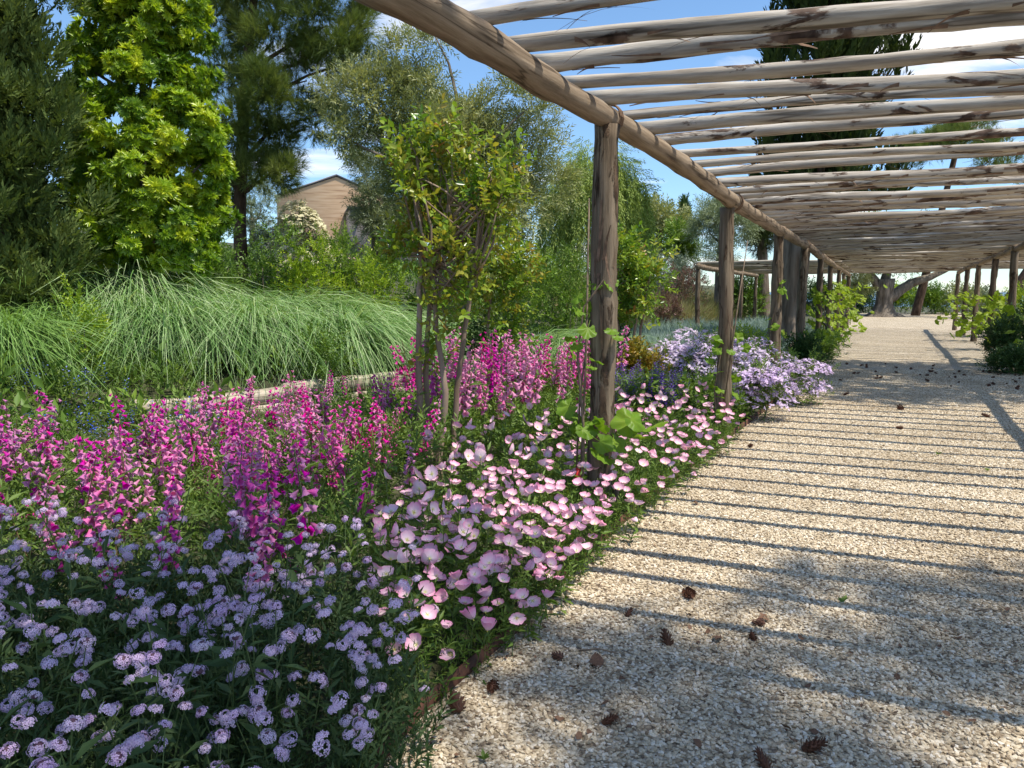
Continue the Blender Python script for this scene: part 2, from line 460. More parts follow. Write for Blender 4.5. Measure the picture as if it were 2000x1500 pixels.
M['bell2'] = petal_mat('purple_bell', [(0.0, (0.62, 0.18, 0.28)), (0.3, (0.60, 0.085, 0.36)), (0.85, (0.62, 0.12, 0.46)), (1.0, (0.76, 0.3, 0.6))])
M['verbena'] = petal_mat('verbena_floret', [(0.0, (0.36, 0.24, 0.46)), (0.3, (0.73, 0.53, 0.78)), (1.0, (0.86, 0.73, 0.88))])
M['calyx'] = plain('calyx', (0.10, 0.045, 0.07), 0.7, 0, 0.3)
M['lilac'] = petal_mat('lilac_floret', [(0.0, (0.62, 0.55, 0.50)), (0.3, (0.76, 0.62, 0.84)), (1.0, (0.80, 0.66, 0.88))])
M['salvia'] = petal_mat('salvia_floret', [(0.0, (0.07, 0.03, 0.20)), (1.0, (0.22, 0.12, 0.58))])
M['blue'] = petal_mat('blue_floret', [(0.0, (0.1, 0.12, 0.5)), (1.0, (0.22, 0.30, 0.85))])
M['white'] = petal_mat('cream_floret', [(0.0, (0.68, 0.64, 0.42)), (1.0, (0.85, 0.82, 0.66))])
M['palepink'] = petal_mat('pale_pink_floret', [(0.0, (0.75, 0.35, 0.42)), (1.0, (0.85, 0.6, 0.64))])
M['render'] = plain('grey_render', (0.23, 0.20, 0.19), 0.85, 0, 0.08, 2)
M['roofmetal'] = plain('dark_roof_edge', (0.085, 0.085, 0.095), 0.5)
M['glass'] = plain('dark_window', (0.012, 0.014, 0.018), 0.1)


def cladding_mat():
    m, nt, out = nmat('stone_cladding')
    N, L = nt.nodes, nt.links
    tcn = N.new('ShaderNodeTexCoord')
    mp1 = N.new('ShaderNodeMapping'); mp1.inputs['Scale'].default_value = (0.45, 0.45, 5.5)
    L.new(tcn.outputs['Object'], mp1.inputs[0])
    n1 = N.new('ShaderNodeTexNoise'); n1.inputs['Scale'].default_value = 1.6; n1.inputs['Detail'].default_value = 5
    L.new(mp1.outputs[0], n1.inputs['Vector'])
    r = ramp(nt, [(0.3, (0.34, 0.205, 0.12)), (0.45, (0.52, 0.345, 0.21)), (0.6, (0.58, 0.40, 0.255)), (0.75, (0.64, 0.48, 0.33))])
    L.new(n1.outputs['Fac'], r.inputs[0])
    b = N.new('ShaderNodeBsdfPrincipled'); b.inputs['Roughness'].default_value = 0.9
    L.new(r.outputs[0], b.inputs['Base Color'])
    bm = N.new('ShaderNodeBump'); bm.inputs['Strength'].default_value = 0.5
    L.new(n1.outputs['Fac'], bm.inputs['Height']); L.new(bm.outputs[0], b.inputs['Normal'])
    L.new(b.outputs[0], out.inputs[0])
    return m


def sea_mat():
    m, nt, out = nmat('sea_water')
    N, L = nt.nodes, nt.links
    b = N.new('ShaderNodeBsdfPrincipled')
    b.inputs['Base Color'].default_value = (0.03, 0.085, 0.17, 1)
    b.inputs['Roughness'].default_value = 0.35
    tcn = N.new('ShaderNodeTexCoord')
    n1 = N.new('ShaderNodeTexNoise'); n1.inputs['Scale'].default_value = 0.2; n1.inputs['Detail'].default_value = 4
    L.new(tcn.outputs['Object'], n1.inputs['Vector'])
    bm = N.new('ShaderNodeBump'); bm.inputs['Strength'].default_value = 0.4
    L.new(n1.outputs['Fac'], bm.inputs['Height']); L.new(bm.outputs[0], b.inputs['Normal'])
    L.new(b.outputs[0], out.inputs[0])
    return m


M['cladding'] = cladding_mat()
M['sea'] = sea_mat()


# ------------------------------------------------------------------ mesh helpers
class Geo:
    def __init__(self):
        self.V = []; self.P = []; self.R = []; self.n = 0

    def add(self, V, F, mat=0, rnd=0.5):
        V = np.asarray(V, float).reshape(-1, 3)
        if not isinstance(F, list) or (len(F) and not isinstance(F[0], np.ndarray)):
            F = group_faces(F)
        for f in F:
            self.P.append((f + self.n, mat))
        self.V.append(V)
        r = np.asarray(rnd, float)
        self.R.append(np.full(len(V), float(r)) if r.ndim == 0 else r)
        self.n += len(V)

    def inst(self, T, Ms, pos, rnd, mat=0):
        """many copies of template T = (V, [F...], r) with matrices Ms (n,3,3)"""
        V, F, r = T
        n, nv = len(pos), len(V)
        W = np.einsum('nij,vj->nvi', Ms, V) + np.asarray(pos)[:, None, :]
        off = (np.arange(n) * nv)[:, None, None]
        for i, f in enumerate(F):
            self.P.append(((f[None] + off).reshape(-1, f.shape[1]) + self.n, mat))
        self.V.append(W.reshape(-1, 3))
        self.R.append((np.asarray(rnd)[:, None] + r[None]).reshape(-1))
        self.n += n * nv

    def template(self):
        V = np.concatenate(self.V); F = [p for p, _ in self.P]
        return V, F, np.concatenate(self.R) - 0.5

    def mesh(self, name, mats, smooth=False):
        me = bpy.data.meshes.new(name)
        V = np.concatenate(self.V)
        me.vertices.add(len(V)); me.vertices.foreach_set('co', V.astype(np.float32).ravel())
        li = np.concatenate([p.ravel() for p, _ in self.P]).astype(np.int32)
        lt = np.concatenate([np.full(len(p), p.shape[1]) for p, _ in self.P]).astype(np.int32)
        ls = np.concatenate([[0], np.cumsum(lt)[:-1]]).astype(np.int32)
        mi = np.concatenate([np.full(len(p), m) for p, m in self.P]).astype(np.int32)
        me.loops.add(len(li)); me.loops.foreach_set('vertex_index', li)
        me.polygons.add(len(lt)); me.polygons.foreach_set('loop_start', ls)
        try:
            me.polygons.foreach_set('loop_total', lt)
        except Exception:
            pass
        me.polygons.foreach_set('material_index', mi)
        if smooth:
            me.polygons.foreach_set('use_smooth', np.ones(len(lt), bool))
        a = me.attributes.new('rnd', 'FLOAT', 'POINT')
        a.data.foreach_set('value', np.concatenate(self.R).astype(np.float32))
        for m in (mats if isinstance(mats, (list, tuple)) else [mats]):
            me.materials.append(m)
        me.update(calc_edges=True)
        me.validate()
        return me


def group_faces(F):
    d = {}
    for f in F:
        d.setdefault(len(f), []).append(f)
    return [np.array(v, int) for v in d.values()]


def link(name, me, parent=None, loc=None, rot=None, scale=None):
    o = bpy.data.objects.new(name, me)
    COL.objects.link(o)
    if parent is not None:
        o.parent = parent
    if loc is not None:
        o.location = loc
    if rot is not None:
        o.rotation_euler = rot
    if scale is not None:
        o.scale = (scale, scale, scale) if np.isscalar(scale) else scale
    return o


def tag(o, label, cat, group=None, kind=None):
    o['label'] = label; o['category'] = cat
    if group:
        o['group'] = group
    if kind:
        o['kind'] = kind
    return o


def thing(name, label, cat, loc=(0, 0, 0), rotz=0.0, group=None):
    o = link(name, None, None, loc, (0, 0, rotz))
    o.empty_display_size = 0.1
    return tag(o, label, cat, group)


def struct(o):
    o['kind'] = 'structure'
    return o


def norm(a):
    return a / np.maximum(np.linalg.norm(a, axis=-1, keepdims=True), 1e-9)


def frames(d, up=None, scale=1.0, rng=RNG, jitter=0.4):
    """columns x, y = d, z near up"""
    d = norm(np.asarray(d, float))
    n = len(d)
    if up is None:
        up = np.array([0, 0, 1.0])
    u = np.broadcast_to(up, (n, 3)) + rng.normal(0, jitter, (n, 3))
    x = norm(np.cross(d, u)); z = np.cross(x, d)
    m = np.stack([x, d, z], axis=2)
    s = np.broadcast_to(np.asarray(scale, float), (n,)) if np.ndim(scale) < 1 else np.asarray(scale, float)
    return m * s[:, None, None]


def tube(pts, rad, n=8, cap=True, wob=0.0, rng=RNG, flute=None):
    pts = np.asarray(pts, float); k = len(pts)
    rad = np.broadcast_to(np.asarray(rad, float), (k,))
    t = norm(np.gradient(pts, axis=0))
    ref = np.array([0, 0, 1.0]) if abs(t[0][2]) < 0.8 else np.array([0, 1.0, 0])
    V = []
    x = norm(np.cross(t[0], ref))
    ph = rng.uniform(0, 6.28, 4)
    for i in range(k):
        x = norm(x - t[i] * np.dot(x, t[i])); y = np.cross(t[i], x)
        a = np.arange(n) / n * 2 * PI
        r = rad[i] * (1 + wob * (np.sin(a * 2 + ph[0] + i * 0.37) * 0.5 + np.sin(a * 3 + ph[1] - i * 0.23) * 0.5) + (wob * 0.5) * rng.normal(0, 1, n))
        if flute is not None:
            r = r * (1 + flute[i] * np.cos(a * 6 + ph[2] + i * 0.12) + flute[i] * 0.6 * np.cos(a * 9 + ph[3]))
        V.append(pts[i] + np.cos(a)[:, None] * x * r[:, None] + np.sin(a)[:, None] * y * r[:, None])
    V = np.concatenate(V)
    F = []
    for i in range(k - 1):
        for j in range(n):
            F.append((i * n + j, i * n + (j + 1) % n, (i + 1) * n + (j + 1) % n, (i + 1) * n + j))
    fs = [np.array(F, int)]
    if cap:
        fs.append(np.array([list(range(n))[::-1], list(range((k - 1) * n, k * n))], int))
    return V, fs


def leaf_rhomb(L=1.0, w=0.2, fold=0.05, droop=0.1):
    V = np.array([(0, 0, 0), (-w, 0.45 * L, fold), (0, L, -droop), (w, 0.45 * L, fold)], float)
    return V, [np.array([(0, 2, 1), (0, 3, 2)])], np.zeros(4)


def leaf_oval(L=1.0, w=0.25, fold=0.06, droop=0.15):
    V = np.array([(0, 0, 0), (-w * .8, .28 * L, fold), (-w * .85, .62 * L, fold - droop * .3), (0, L, -droop),
                  (w * .85, .62 * L, fold - droop * .3), (w * .8, .28 * L, fold)], float)
    return V, [np.array([(0, 3, 2, 1), (0, 5, 4, 3)])], np.zeros(6)


def needle(L=1.0, w=0.02):
    V = np.array([(-w, 0, 0), (w, 0, 0), (0, L, 0)], float)
    return V, [np.array([(0, 1, 2)])], np.zeros(3)


def cluster(leaf, dirs, pos, scale, ups=None, rv=0.12, seed=1):
    r = np.random.default_rng(seed)
    g = Geo()
    dirs = np.asarray(dirs, float)
    g.inst(leaf, frames(dirs, ups, scale, r, 0.35), np.asarray(pos, float), 0.5 + r.uniform(-rv, rv, len(dirs)))
    return g.template()


def rosette(leaf, n=9, lift=0.5, seed=1):
    r = np.random.default_rng(seed)
    a = np.arange(n) * 2.4
    li = lift + r.uniform(-.25, .35, n)
    d = np.stack([np.cos(a), np.sin(a), li], 1)
    d = d[:, [0, 2, 1]]          # rosette axis = +Y (the twig direction)
    return cluster(leaf, d, np.zeros((n, 3)), r.uniform(.7, 1.05, n), np.array([0, 1.0, 0]), 0.12, seed)


def sprig(leaf, n=10, length=1.0, ang=0.8, lscale=0.35, seed=1):
    """leaves alternating along a twig that runs +Y"""
    r = np.random.default_rng(seed)
    t = np.linspace(0.05, 1, n)
    a = np.arange(n) * 2.4 + r.uniform(-.4, .4, n)
    d = np.stack([np.cos(a) * math.sin(ang), np.full(n, math.cos(ang)), np.sin(a) * math.sin(ang)], 1)
    pos = np.stack([np.zeros(n), t * length, np.zeros(n)], 1)
    return cluster(leaf, d, pos, lscale * r.uniform(.75, 1.1, n), np.array([0, .3, 1.0]), 0.14, seed)


def tuft(n=14, L=1.0, w=0.02, spread=0.55, seed=1):
    r = np.random.default_rng(seed)
    d = np.stack([r.normal(0, spread, n), np.ones(n), r.normal(0, spread, n)], 1)
    pos = np.stack([np.zeros(n), r.uniform(0, .5, n), np.zeros(n)], 1)
    return cluster(needle(L, w), d, pos, r.uniform(.7, 1.05, n), None, 0.12, seed)


def frond(n=8, seed=1):
    """scale-leaf spray of a cypress"""
    r = np.random.default_rng(seed)
    t = np.linspace(0, .75, n)
    s = np.where(np.arange(n) % 2 == 0, 1, -1)
    d = np.stack([s * r.uniform(.25, .6, n), np.ones(n), r.normal(0, .25, n)], 1)
    d[-1] = (0, 1, 0)
    pos = np.stack([np.zeros(n), t, np.zeros(n)], 1)
    return cluster(leaf_rhomb(.5, .075, .02, 0), d, pos, r.uniform(.8, 1.1, n), np.array([0, 0, 1.0]), 0.1, seed)


def scatter_crown(g, clumps, T, n, size, out=0.8, up=0.35, shell=0.55, sub=9, subr=0.38, noise=0.35, seed=1, mat=0, bright=0.12, down=0.0):
    """leaf clusters on sub-clumps of each ellipsoid (cx,cy,cz,rx,ry,rz)"""
    r = np.random.default_rng(seed)
    C = np.array([c[:6] for c in clumps], float)
    vol = (C[:, 3] * C[:, 4] * C[:, 5]) ** 0.67
    w = vol / vol.sum()
    Ts = T if isinstance(T, list) else [T]
    for c, ww in zip(C, w):
        k = max(10, int(n * ww))
        sd_ = norm(r.normal(0, 1, (sub, 3)))
        sc = sd_ * r.uniform(shell, 1.0, (sub, 1)) ** 0.7
        which = r.integers(0, sub, k)
        loc = norm(r.normal(0, 1, (k, 3))) * (r.uniform(0, 1, (k, 1)) ** 0.45) * subr
        q = sc[which] + loc
        pos = c[:3] + q * c[3:6]
        d = norm(q) * out + norm(loc) * 0.6 + np.array([0, 0, up - down]) + r.normal(0, noise, (k, 3))
        s = r.uniform(size[0], size[1], k)
        rv = 0.5 + r.normal(0, .12, k) + bright * (r.uniform(-1, 1, sub))[which]
        tsel = r.integers(0, len(Ts), k)
        for i, t in enumerate(Ts):
            m_ = tsel == i
            if m_.any():
                g.inst(t, frames(d[m_], None, s[m_], r, 0.4), pos[m_], rv[m_], mat)


def limb(g, a, b, r0, r1, n=6, bend=0.12, rng=RNG, seg=6, mat=0, wob=0.06):
    a = np.asarray(a, float); b = np.asarray(b, float)
    t = np.linspace(0, 1, seg)[:, None]
    L = np.linalg.norm(b - a)
    off = rng.normal(0, bend * L, 3) * 0.6
    pts = a + (b - a) * t + off * np.sin(t * PI) + rng.normal(0, .012 * L, (seg, 3)) * np.sin(t * PI)
    V, F = tube(pts, np.linspace(r0, r1, seg), n, True, wob, rng)
    g.add(V, F, mat)
    return pts


def tree(name, label, base, trunk_pts, trunk_r, clumps, T, n, size, leaf, bark, group=None, cat='tree', seed=1, flute=None, ns=10, branch=True, br=0.35, **kw):
    """trunk_pts and clumps relative to base"""
    r = np.random.default_rng(seed)
    t = thing(name, label, cat, base, 0, group)
    g = Geo()
    pts = np.array(trunk_pts, float)
    # refine the trunk
    k = 14
    s = np.linspace(0, len(pts) - 1, k)
    P = np.stack([np.interp(s, np.arange(len(pts)), pts[:, i]) for i in range(3)], 1)
    R = np.interp(s, np.arange(len(pts)), np.array(trunk_r))
    fl = None if flute is None else np.linspace(flute, flute * .6, k)
    V, F = tube(P, R, ns, True, 0.04, r, fl)
    g.add(V, F)
    if branch:
        for c in clumps:
            j = int(np.argmin(np.abs(P[:, 2] - (c[2] - .35 - .25 * abs(c[0])))))
            j = max(j, k // 3)
            limb(g, P[j], np.array(c[:3]) + np.array(c[3:6]) * r.normal(0, .15, 3), R[j] * br + 0.015, 0.012, 6, 0.1, r)
    link('trunk', g.mesh(name + '_trunk', bark, True), t)
    g2 = Geo()
    scatter_crown(g2, clumps, T, n, size, seed=seed, **kw)
    link('crown', g2.mesh(name + '_crown', leaf), t)
    return t


def dup(root, loc, rotz, scale=1.0, label=None):
    """copy of a thing with its parts and their sub-parts"""
    c = root.copy(); COL.objects.link(c)
    c.location = loc; c.rotation_euler = (root.rotation_euler[0], root.rotation_euler[1], rotz)
    c.scale = (scale,) * 3
    if label:
        c['label'] = label
    for ch in root.children:
        d = ch.copy(); COL.objects.link(d); d.parent = c
        for gch in ch.children:
            e = gch.copy(); COL.objects.link(e); e.parent = d
    return c


def inside(poly, x, y):
    poly = np.asarray(poly, float)
    res = np.zeros(np.shape(x), bool)
    j = len(poly) - 1
    for i in range(len(poly)):
        xi, yi = poly[i]; xj, yj = poly[j]
        c = ((yi > y) != (yj > y)) & (x < (xj - xi) * (y - yi) / (yj - yi + 1e-12) + xi)
        res ^= c
        j = i
    return res


def sample_poly(poly, n, rng, mind=0.0):
    poly = np.asarray(poly, float)
    lo, hi = poly.min(0), poly.max(0)
    out = []
    tries = 0
    while len(out) < n and tries < 60000:
        tries += 1
        p = rng.uniform(lo, hi)
        if not inside(poly, p[0], p[1]):
            continue
        if mind > 0 and any((p[0] - q[0]) ** 2 + (p[1] - q[1]) ** 2 < mind * mind for q in out[-400:]):
            continue
        out.append(p)
    return np.array(out)


def pix_poly(pts, z):
    return [gnd(px, py, z)[:2] for px, py in pts]


# ------------------------------------------------------------------ ground, gravel, sea
def build_ground():
    xs = np.concatenate([np.arange(-120, -20, 4.0), np.arange(-20, 25, 0.5), np.arange(25, 140, 4.0)])
    ys = np.concatenate([np.arange(-30, -2, 2.0), np.arange(-2, 30, 0.5), np.arange(30, 80, 2.0), np.arange(80, 150, 4.0)])
    X, Y = np.meshgrid(xs, ys)
    Z = height(X, Y)
    V = np.stack([X.ravel(), Y.ravel(), Z.ravel()], 1)
    nx, ny = len(xs), len(ys)
    i = np.arange(nx - 1); j = np.arange(ny - 1)
    I, J = np.meshgrid(i, j)
    b = (J * nx + I).ravel()
    g = Geo(); g.add(V, [np.stack([b, b + 1, b + nx + 1, b + nx], 1)])
    struct(link('ground', g.mesh('ground', M['soil'], True)))
    # gravel walk and court
    left = [(x, y) for x, y in EDGE] + [(11.6, 27.0), (8.5, 30.0), (7.0, 36.0), (8.5, 52.0)]
    left = [(-1.7, -2.0), (-4.0, -12.0)][::-1] + left
    g = Geo()
    n = len(left)
    V = [(x, y, 0.0) for x, y in left] + [(max(x + 6, 50.0), y, 0.0) for x, y in left]
    F = np.array([(k, n + k, n + k + 1, k + 1) for k in range(n - 1)])
    g.add(V, [F])
    struct(link('gravel_path', g.mesh('gravel_path', M['gravel'])))
    # sea
    g = Geo()
    g.add([(-40000, 60, -21), (40000, 60, -21), (40000, 40000, -21), (-40000, 40000, -21)], [np.array([(0, 1, 2, 3)])])
    struct(link('sea', g.mesh('sea', M['sea'])))


build_ground()


def build_stones():
    """loose stones of the gravel, scattered with geometry nodes"""
    coll = bpy.data.collections.new('stones_source')
    for i in range(7):
        r = np.random.default_rng(50 + i)
        import bmesh
        bm = bmesh.new()
        bmesh.ops.create_icosphere(bm, subdivisions=1, radius=1.0)
        for v in bm.verts:
            f = 1 + r.normal(0, .13)
            v.co = Vector((v.co.x * f, v.co.y * f * (0.62 + 0.07 * (i % 3)), v.co.z * f * (0.36 + 0.07 * (i % 2))))
        me = bpy.data.meshes.new('stone'); bm.to_mesh(me); bm.free()
        me.materials.append(M['stone'])
        o = bpy.data.objects.new('stone', me)
        coll.objects.link(o)
    ng = bpy.data.node_groups.new('gravel_scatter', 'GeometryNodeTree')
    ng.interface.new_socket('Geometry', in_out='INPUT', socket_type='NodeSocketGeometry')
    ng.interface.new_socket('Geometry', in_out='OUTPUT', socket_type='NodeSocketGeometry')
    N, L = ng.nodes, ng.links
    gi = N.new('NodeGroupInput'); go = N.new('NodeGroupOutput')
    dp = N.new('GeometryNodeDistributePointsOnFaces'); dp.distribute_method = 'RANDOM'
    at_ = N.new('GeometryNodeInputNamedAttribute'); at_.data_type = 'FLOAT'; at_.inputs['Name'].default_value = 'rnd'
    L.new(at_.outputs['Attribute'], dp.inputs['Density'])
    ci = N.new('GeometryNodeCollectionInfo'); ci.inputs['Collection'].default_value = coll
    ci.inputs['Separate Children'].default_value = True; ci.inputs['Reset Children'].default_value = True
    ip = N.new('GeometryNodeInstanceOnPoints'); ip.inputs['Pick Instance'].default_value = True
    rr = N.new('FunctionNodeRandomValue'); rr.data_type = 'FLOAT_VECTOR'
    rr.inputs[0].default_value = (-0.55, -0.55, 0); rr.inputs[1].default_value = (0.55, 0.55, 6.28)
    rs = N.new('FunctionNodeRandomValue'); rs.data_type = 'FLOAT'
    rs.inputs[2].default_value = 0.0055; rs.inputs[3].default_value = 0.0125; rs.inputs['Seed'].default_value = 3
    L.new(gi.outputs[0], dp.inputs['Mesh']); L.new(dp.outputs['Points'], ip.inputs['Points'])
    L.new(ci.outputs[0], ip.inputs['Instance'])
    L.new(rr.outputs[0], ip.inputs['Rotation']); L.new(rs.outputs[1], ip.inputs['Scale'])
    L.new(ip.outputs[0], go.inputs[0])
    g = Geo()
    # emitter strips a few mm above the sheet, from the bed edge to past the right of the frame
    E = [e for e in EDGE if 1.0 < e[1] < 14.0]
    V = []
    for x, y in E:
        V.append((x + 0.02, y, 0.003)); V.append((max(y * 0.78, 1.6) + .4, y - 0.2, 0.003))
    F = np.array([(2 * k, 2 * k + 1, 2 * k + 3, 2 * k + 2) for k in range(len(E) - 1)])
    dens = np.interp([v[1] for v in V], [2, 5, 9, 14], [6500, 6000, 4500, 2500])
    g.add(V, [F], 0, dens)
    o = link('gravel_stones', g.mesh('gravel_stones', M['stone']))
    tag(o, 'loose cream and grey stones of the gravel walk', 'gravel', None, 'stuff')
    md = o.modifiers.new('scatter', 'NODES'); md.node_group = ng


build_stones()


# ------------------------------------------------------------------ pergola
def make_pole(L, r0, r1, rng, n=10, seg=22, axis=0, bend=0.02, wob=0.05):
    t = np.linspace(0, 1, seg)
    pts = np.zeros((seg, 3))
    pts[:, 0] = t * L
    for q in (1, 2):
        pts[:, q] = bend * np.sin(t * PI * rng.uniform(.8, 1.6) + rng.uniform(0, 3)) + 0.35 * bend * np.sin(t * 9 + rng.uniform(0, 6))
    pts[:, 1] -= pts[0, 1]; pts[:, 2] -= pts[0, 2]
    rad = np.linspace(r0, r1, seg) * (1 + 0.05 * np.sin(t * 23 + rng.uniform(0, 6)) + rng.normal(0, .03, seg))
    V, F = tube(pts, rad, n, True, wob, rng)
    if axis == 2:
        V = V[:, [1, 2, 0]]
    g = Geo(); g.add(V, F)
    g.line = (pts, rad)
    return g


def make_strips(line, rng, k):
    """shreds of bark peeling off a pole"""
    pts, rad = line
    g = Geo()
    for _ in range(k):
        x0 = rng.uniform(.05, .95)
        a = rng.uniform(-PI * .95, PI * .05) if rng.random() < .6 else rng.uniform(0, 2 * PI)
        ln = rng.uniform(.05, .30); w = rng.uniform(.003, .013)
        m = 5
        t = np.linspace(0, 1, m)
        lift = rng.uniform(.0, .07) * t ** 2
        da = a + rng.uniform(-.5, .5) * t
        sgn = rng.choice([-1, 1])
        X = np.clip(pts[0, 0] + x0 * (pts[-1, 0] - pts[0, 0]) + sgn * ln * t, 0, pts[-1, 0])
        cy = np.interp(X, pts[:, 0], pts[:, 1]); cz = np.interp(X, pts[:, 0], pts[:, 2]); r = np.interp(X, pts[:, 0], rad)
        P = np.stack([X, cy + np.cos(da) * (r + .001 + lift), cz + np.sin(da) * (r + .001 + lift)], 1)
        wv = np.stack([np.zeros(m), -np.sin(da), np.cos(da)], 1) * (w * (1 - .75 * t))[:, None]
        V = np.concatenate([P - wv, P + wv])
        F = np.array([(i, i + 1, m + i + 1, m + i) for i in range(m - 1)])
        g.add(V, [F])
    return g


prng = np.random.default_rng(11)
SLAT_DIR = np.array([math.cos(math.radians(-20.5)), math.sin(math.radians(-20.5))])
SLAT_ANG = math.radians(-20.5)
RAFTERG = [make_pole(1.0 * 4.55, r0, r1, prng, 12, 30, 0, .022, .075)
           for r0, r1 in [(.041, .032), (.037, .031), (.031, .041), (.043, .035), (.034, .037), (.039, .029), (.032, .043), (.036, .031), (.041, .040), (.033, .028)]]
RAFTERS = [q.mesh('rafter', M['rafter'], True) for q in RAFTERG]
STRIPS = [make_strips(q.line, prng, int(prng.integers(14, 30))).mesh('bark_strips', M['strip']) for q in RAFTERG]


def place_on(P, z):
    return (P[0], P[1], z)


def pole_between(name, parent, a, b, r0, r1, mat, rng, n=12, seg=18, bend=.012, wob=.05):
    """log with its own local X axis along a->b"""
    a = Vector(a); b = Vector(b)
    L = (b - a).length
    g = make_pole(L, r0, r1, rng, n, seg, 0, bend, wob)
    o = link(name, g.mesh(name, mat, True), parent)
    o.location = a
    o.rotation_euler = (b - a).to_track_quat('X', 'Z').to_euler()
    return o


def post(parent, x, y, h, r, mat, rng, lean=(0, 0), base=-0.15, flaps=0):
    g = make_pole(h - base, r * 1.06, r * .94, rng, 16, 30, 2, .014, .07)
    o = link('post', g.mesh('post', mat, True), parent)
    o.location = (x, y, base)
    o.rotation_euler = (lean[0], lean[1], 0)
    if flaps:
        q = make_strips(g.line, rng, flaps)
        q.V = [v[:, [1, 2, 0]] for v in q.V]
        link('bark_strips', q.mesh('bark_strips', M['strip']), o)['kind'] = 'stuff'
    return o


# main walk
main = thing('pergola', 'long pergola of rough barked poles roofing the gravel walk', 'pergola', (0.55, 4.7, 0))


def rel(p, root):
    return (p[0] - root.location[0], p[1] - root.location[1], p[2] - root.location[2])


LEFT = []      # (x, y, post top z)
p1 = gnd(1168, 1004)
LEFT.append((p1[0], p1[1], 2.46))
for k, s in enumerate([0, 3.6, 7.2, 10.9, 14.4, 18.0, 21.6, 25.2]):
    q = rowpt(s)
    LEFT.append((q[0], q[1], [2.27, 2.24, 2.25, 2.2, 2.16, 2.12, 2.1, 2.08][k]))
RIGHT = []
for k, s in enumerate([-9.4, -5.8, -2.2, 1.4, 5.0, 8.5, 11.2, 14.4, 18.0, 21.6, 25.2]):
    q = rowpt(s, 3.75)
    RIGHT.append((q[0], q[1], [2.44, 2.42, 2.4, 2.36, 2.34, 2.32, 2.3, 2.26, 2.22, 2.18, 2.14][k]))
# the near end of the left beam hangs out over the bed towards the viewer
p0 = at(742, -28, 2.72)
NEAR = np.array([p0[0], p0[1]])
for k, (x, y, h) in enumerate(LEFT):
    r = .084 if k == 0 else (.074 if k < 3 else .07)
    m = M['dark_post'] if k in (4, 5) else M['post']
    post(main, *rel((x, y, 0), main)[:2], h, r, m, prng, lean=(prng.normal(0, .006), prng.normal(0, .006)), flaps=[26, 12, 8, 0, 0, 0, 0, 0, 0][k])
for k, (x, y, h) in enumerate(RIGHT):
    post(main, *rel((x, y, 0), main)[:2], h, .075, M['dark_post'] if k in (7, 9) else M['post'], prng)
Rb = .075


def beam_row(pts, root, r=Rb, rng=prng):
    for a, b in zip(pts[:-1], pts[1:]):
        a = np.array(a, float); b = np.array(b, float)
        d = norm(b - a)
        pole_between('beam', root, rel(a - d * .10, root), rel(b + d * .06, root), r * rng.uniform(.95, 1.1), r * rng.uniform(.88, 1.0), M['beam'], rng, 14, 20, .012)


beamL = [(NEAR[0], NEAR[1], p0[2])] + [(x, y, h + Rb - .01) for x, y, h in LEFT]
beamR = [(x, y, h + Rb - .01) for x, y, h in RIGHT]
beam_row(beamL, main)
beam_row(beamR, main)
# rope lashings where beams sit on posts
for x, y, h in LEFT[:4]:
    g = Geo()
    for q in range(3):
        a = np.linspace(0, 2 * PI, 14)
        ax3 = np.array([AX[0], AX[1], 0]); rt3 = np.array([RT[0], RT[1], 0])
        c = np.array(rel((x, y, h + Rb - .01), main)) + ax3 * (.03 * (q - 1) + .09)
        P = c + np.outer(np.cos(a), rt3) * (Rb + .012) + np.outer(np.sin(a), [0, 0, 1]) * (Rb + .012)
        V, F = tube(P, .006, 5, False)
        g.add(V, F)
    link('lashing', g.mesh('lashing', M['strip'], True), main)


def along(poly, t_list):
    """points at arc lengths along a polyline"""
    P = np.array(poly, float); d = np.linalg.norm(np.diff(P[:, :2], axis=0), axis=1)
    s = np.concatenate([[0], np.cumsum(d)])
    return [np.array([np.interp(t, s, P[:, i]) for i in range(3)]) for t in t_list], s[-1]


def cross_right(p, row):
    """where the rafter line from p meets the right beam line"""
    a = np.array(row[0][:2]); b = np.array(row[-1][:2])
    d = b - a
    A = np.array([[SLAT_DIR[0], -d[0]], [SLAT_DIR[1], -d[1]]])
    t, u = np.linalg.solve(A, a - p[:2])
    q = p[:2] + SLAT_DIR * t
    # height by interpolation along the row
    pr = np.array(row, float)
    s = (pr[:, :2] - a) @ norm(d)
    z = np.interp((q - a) @ norm(d), s, pr[:, 2])
    return np.array([q[0], q[1], z])


def rafters(root, left_row, right_row, ts, rng, strips=14, r=.037):
    pts, tot = along(left_row, ts)
    for i, p in enumerate(pts):
        q = cross_right(p, right_row)
        up = Rb + r - .012
        a = Vector((p[0], p[1], p[2] + up)); b = Vector((q[0], q[1], q[2] + up))
        d = (b - a).normalized()
        L = (b - a).length + .35
        vi = int(rng.integers(0, len(RAFTERS)))
        o = link('rafter', RAFTERS[vi], root)
        a2 = a - d * .12
        o.location = rel(a2, root)
        e = d.to_track_quat('X', 'Z').to_euler()
        o.rotation_euler = (rng.uniform(-.35, .35), e[1] + rng.normal(0, .002), e[2] + rng.normal(0, .004))
        o.scale = (L / 4.55, rng.uniform(.85, 1.2), rng.uniform(.85, 1.2))
        if i < strips:
            s_ = link('bark_strips', STRIPS[vi], o)
            s_['kind'] = 'stuff'


dts = []
t = 0.28
_, total = along(beamL, [0])
while t < total:
    dts.append(t)
    t += prng.normal(.405, .03) if t < 7.5 else prng.normal(.34, .06)
rafters(main, beamL, beamR, dts, prng, 26)

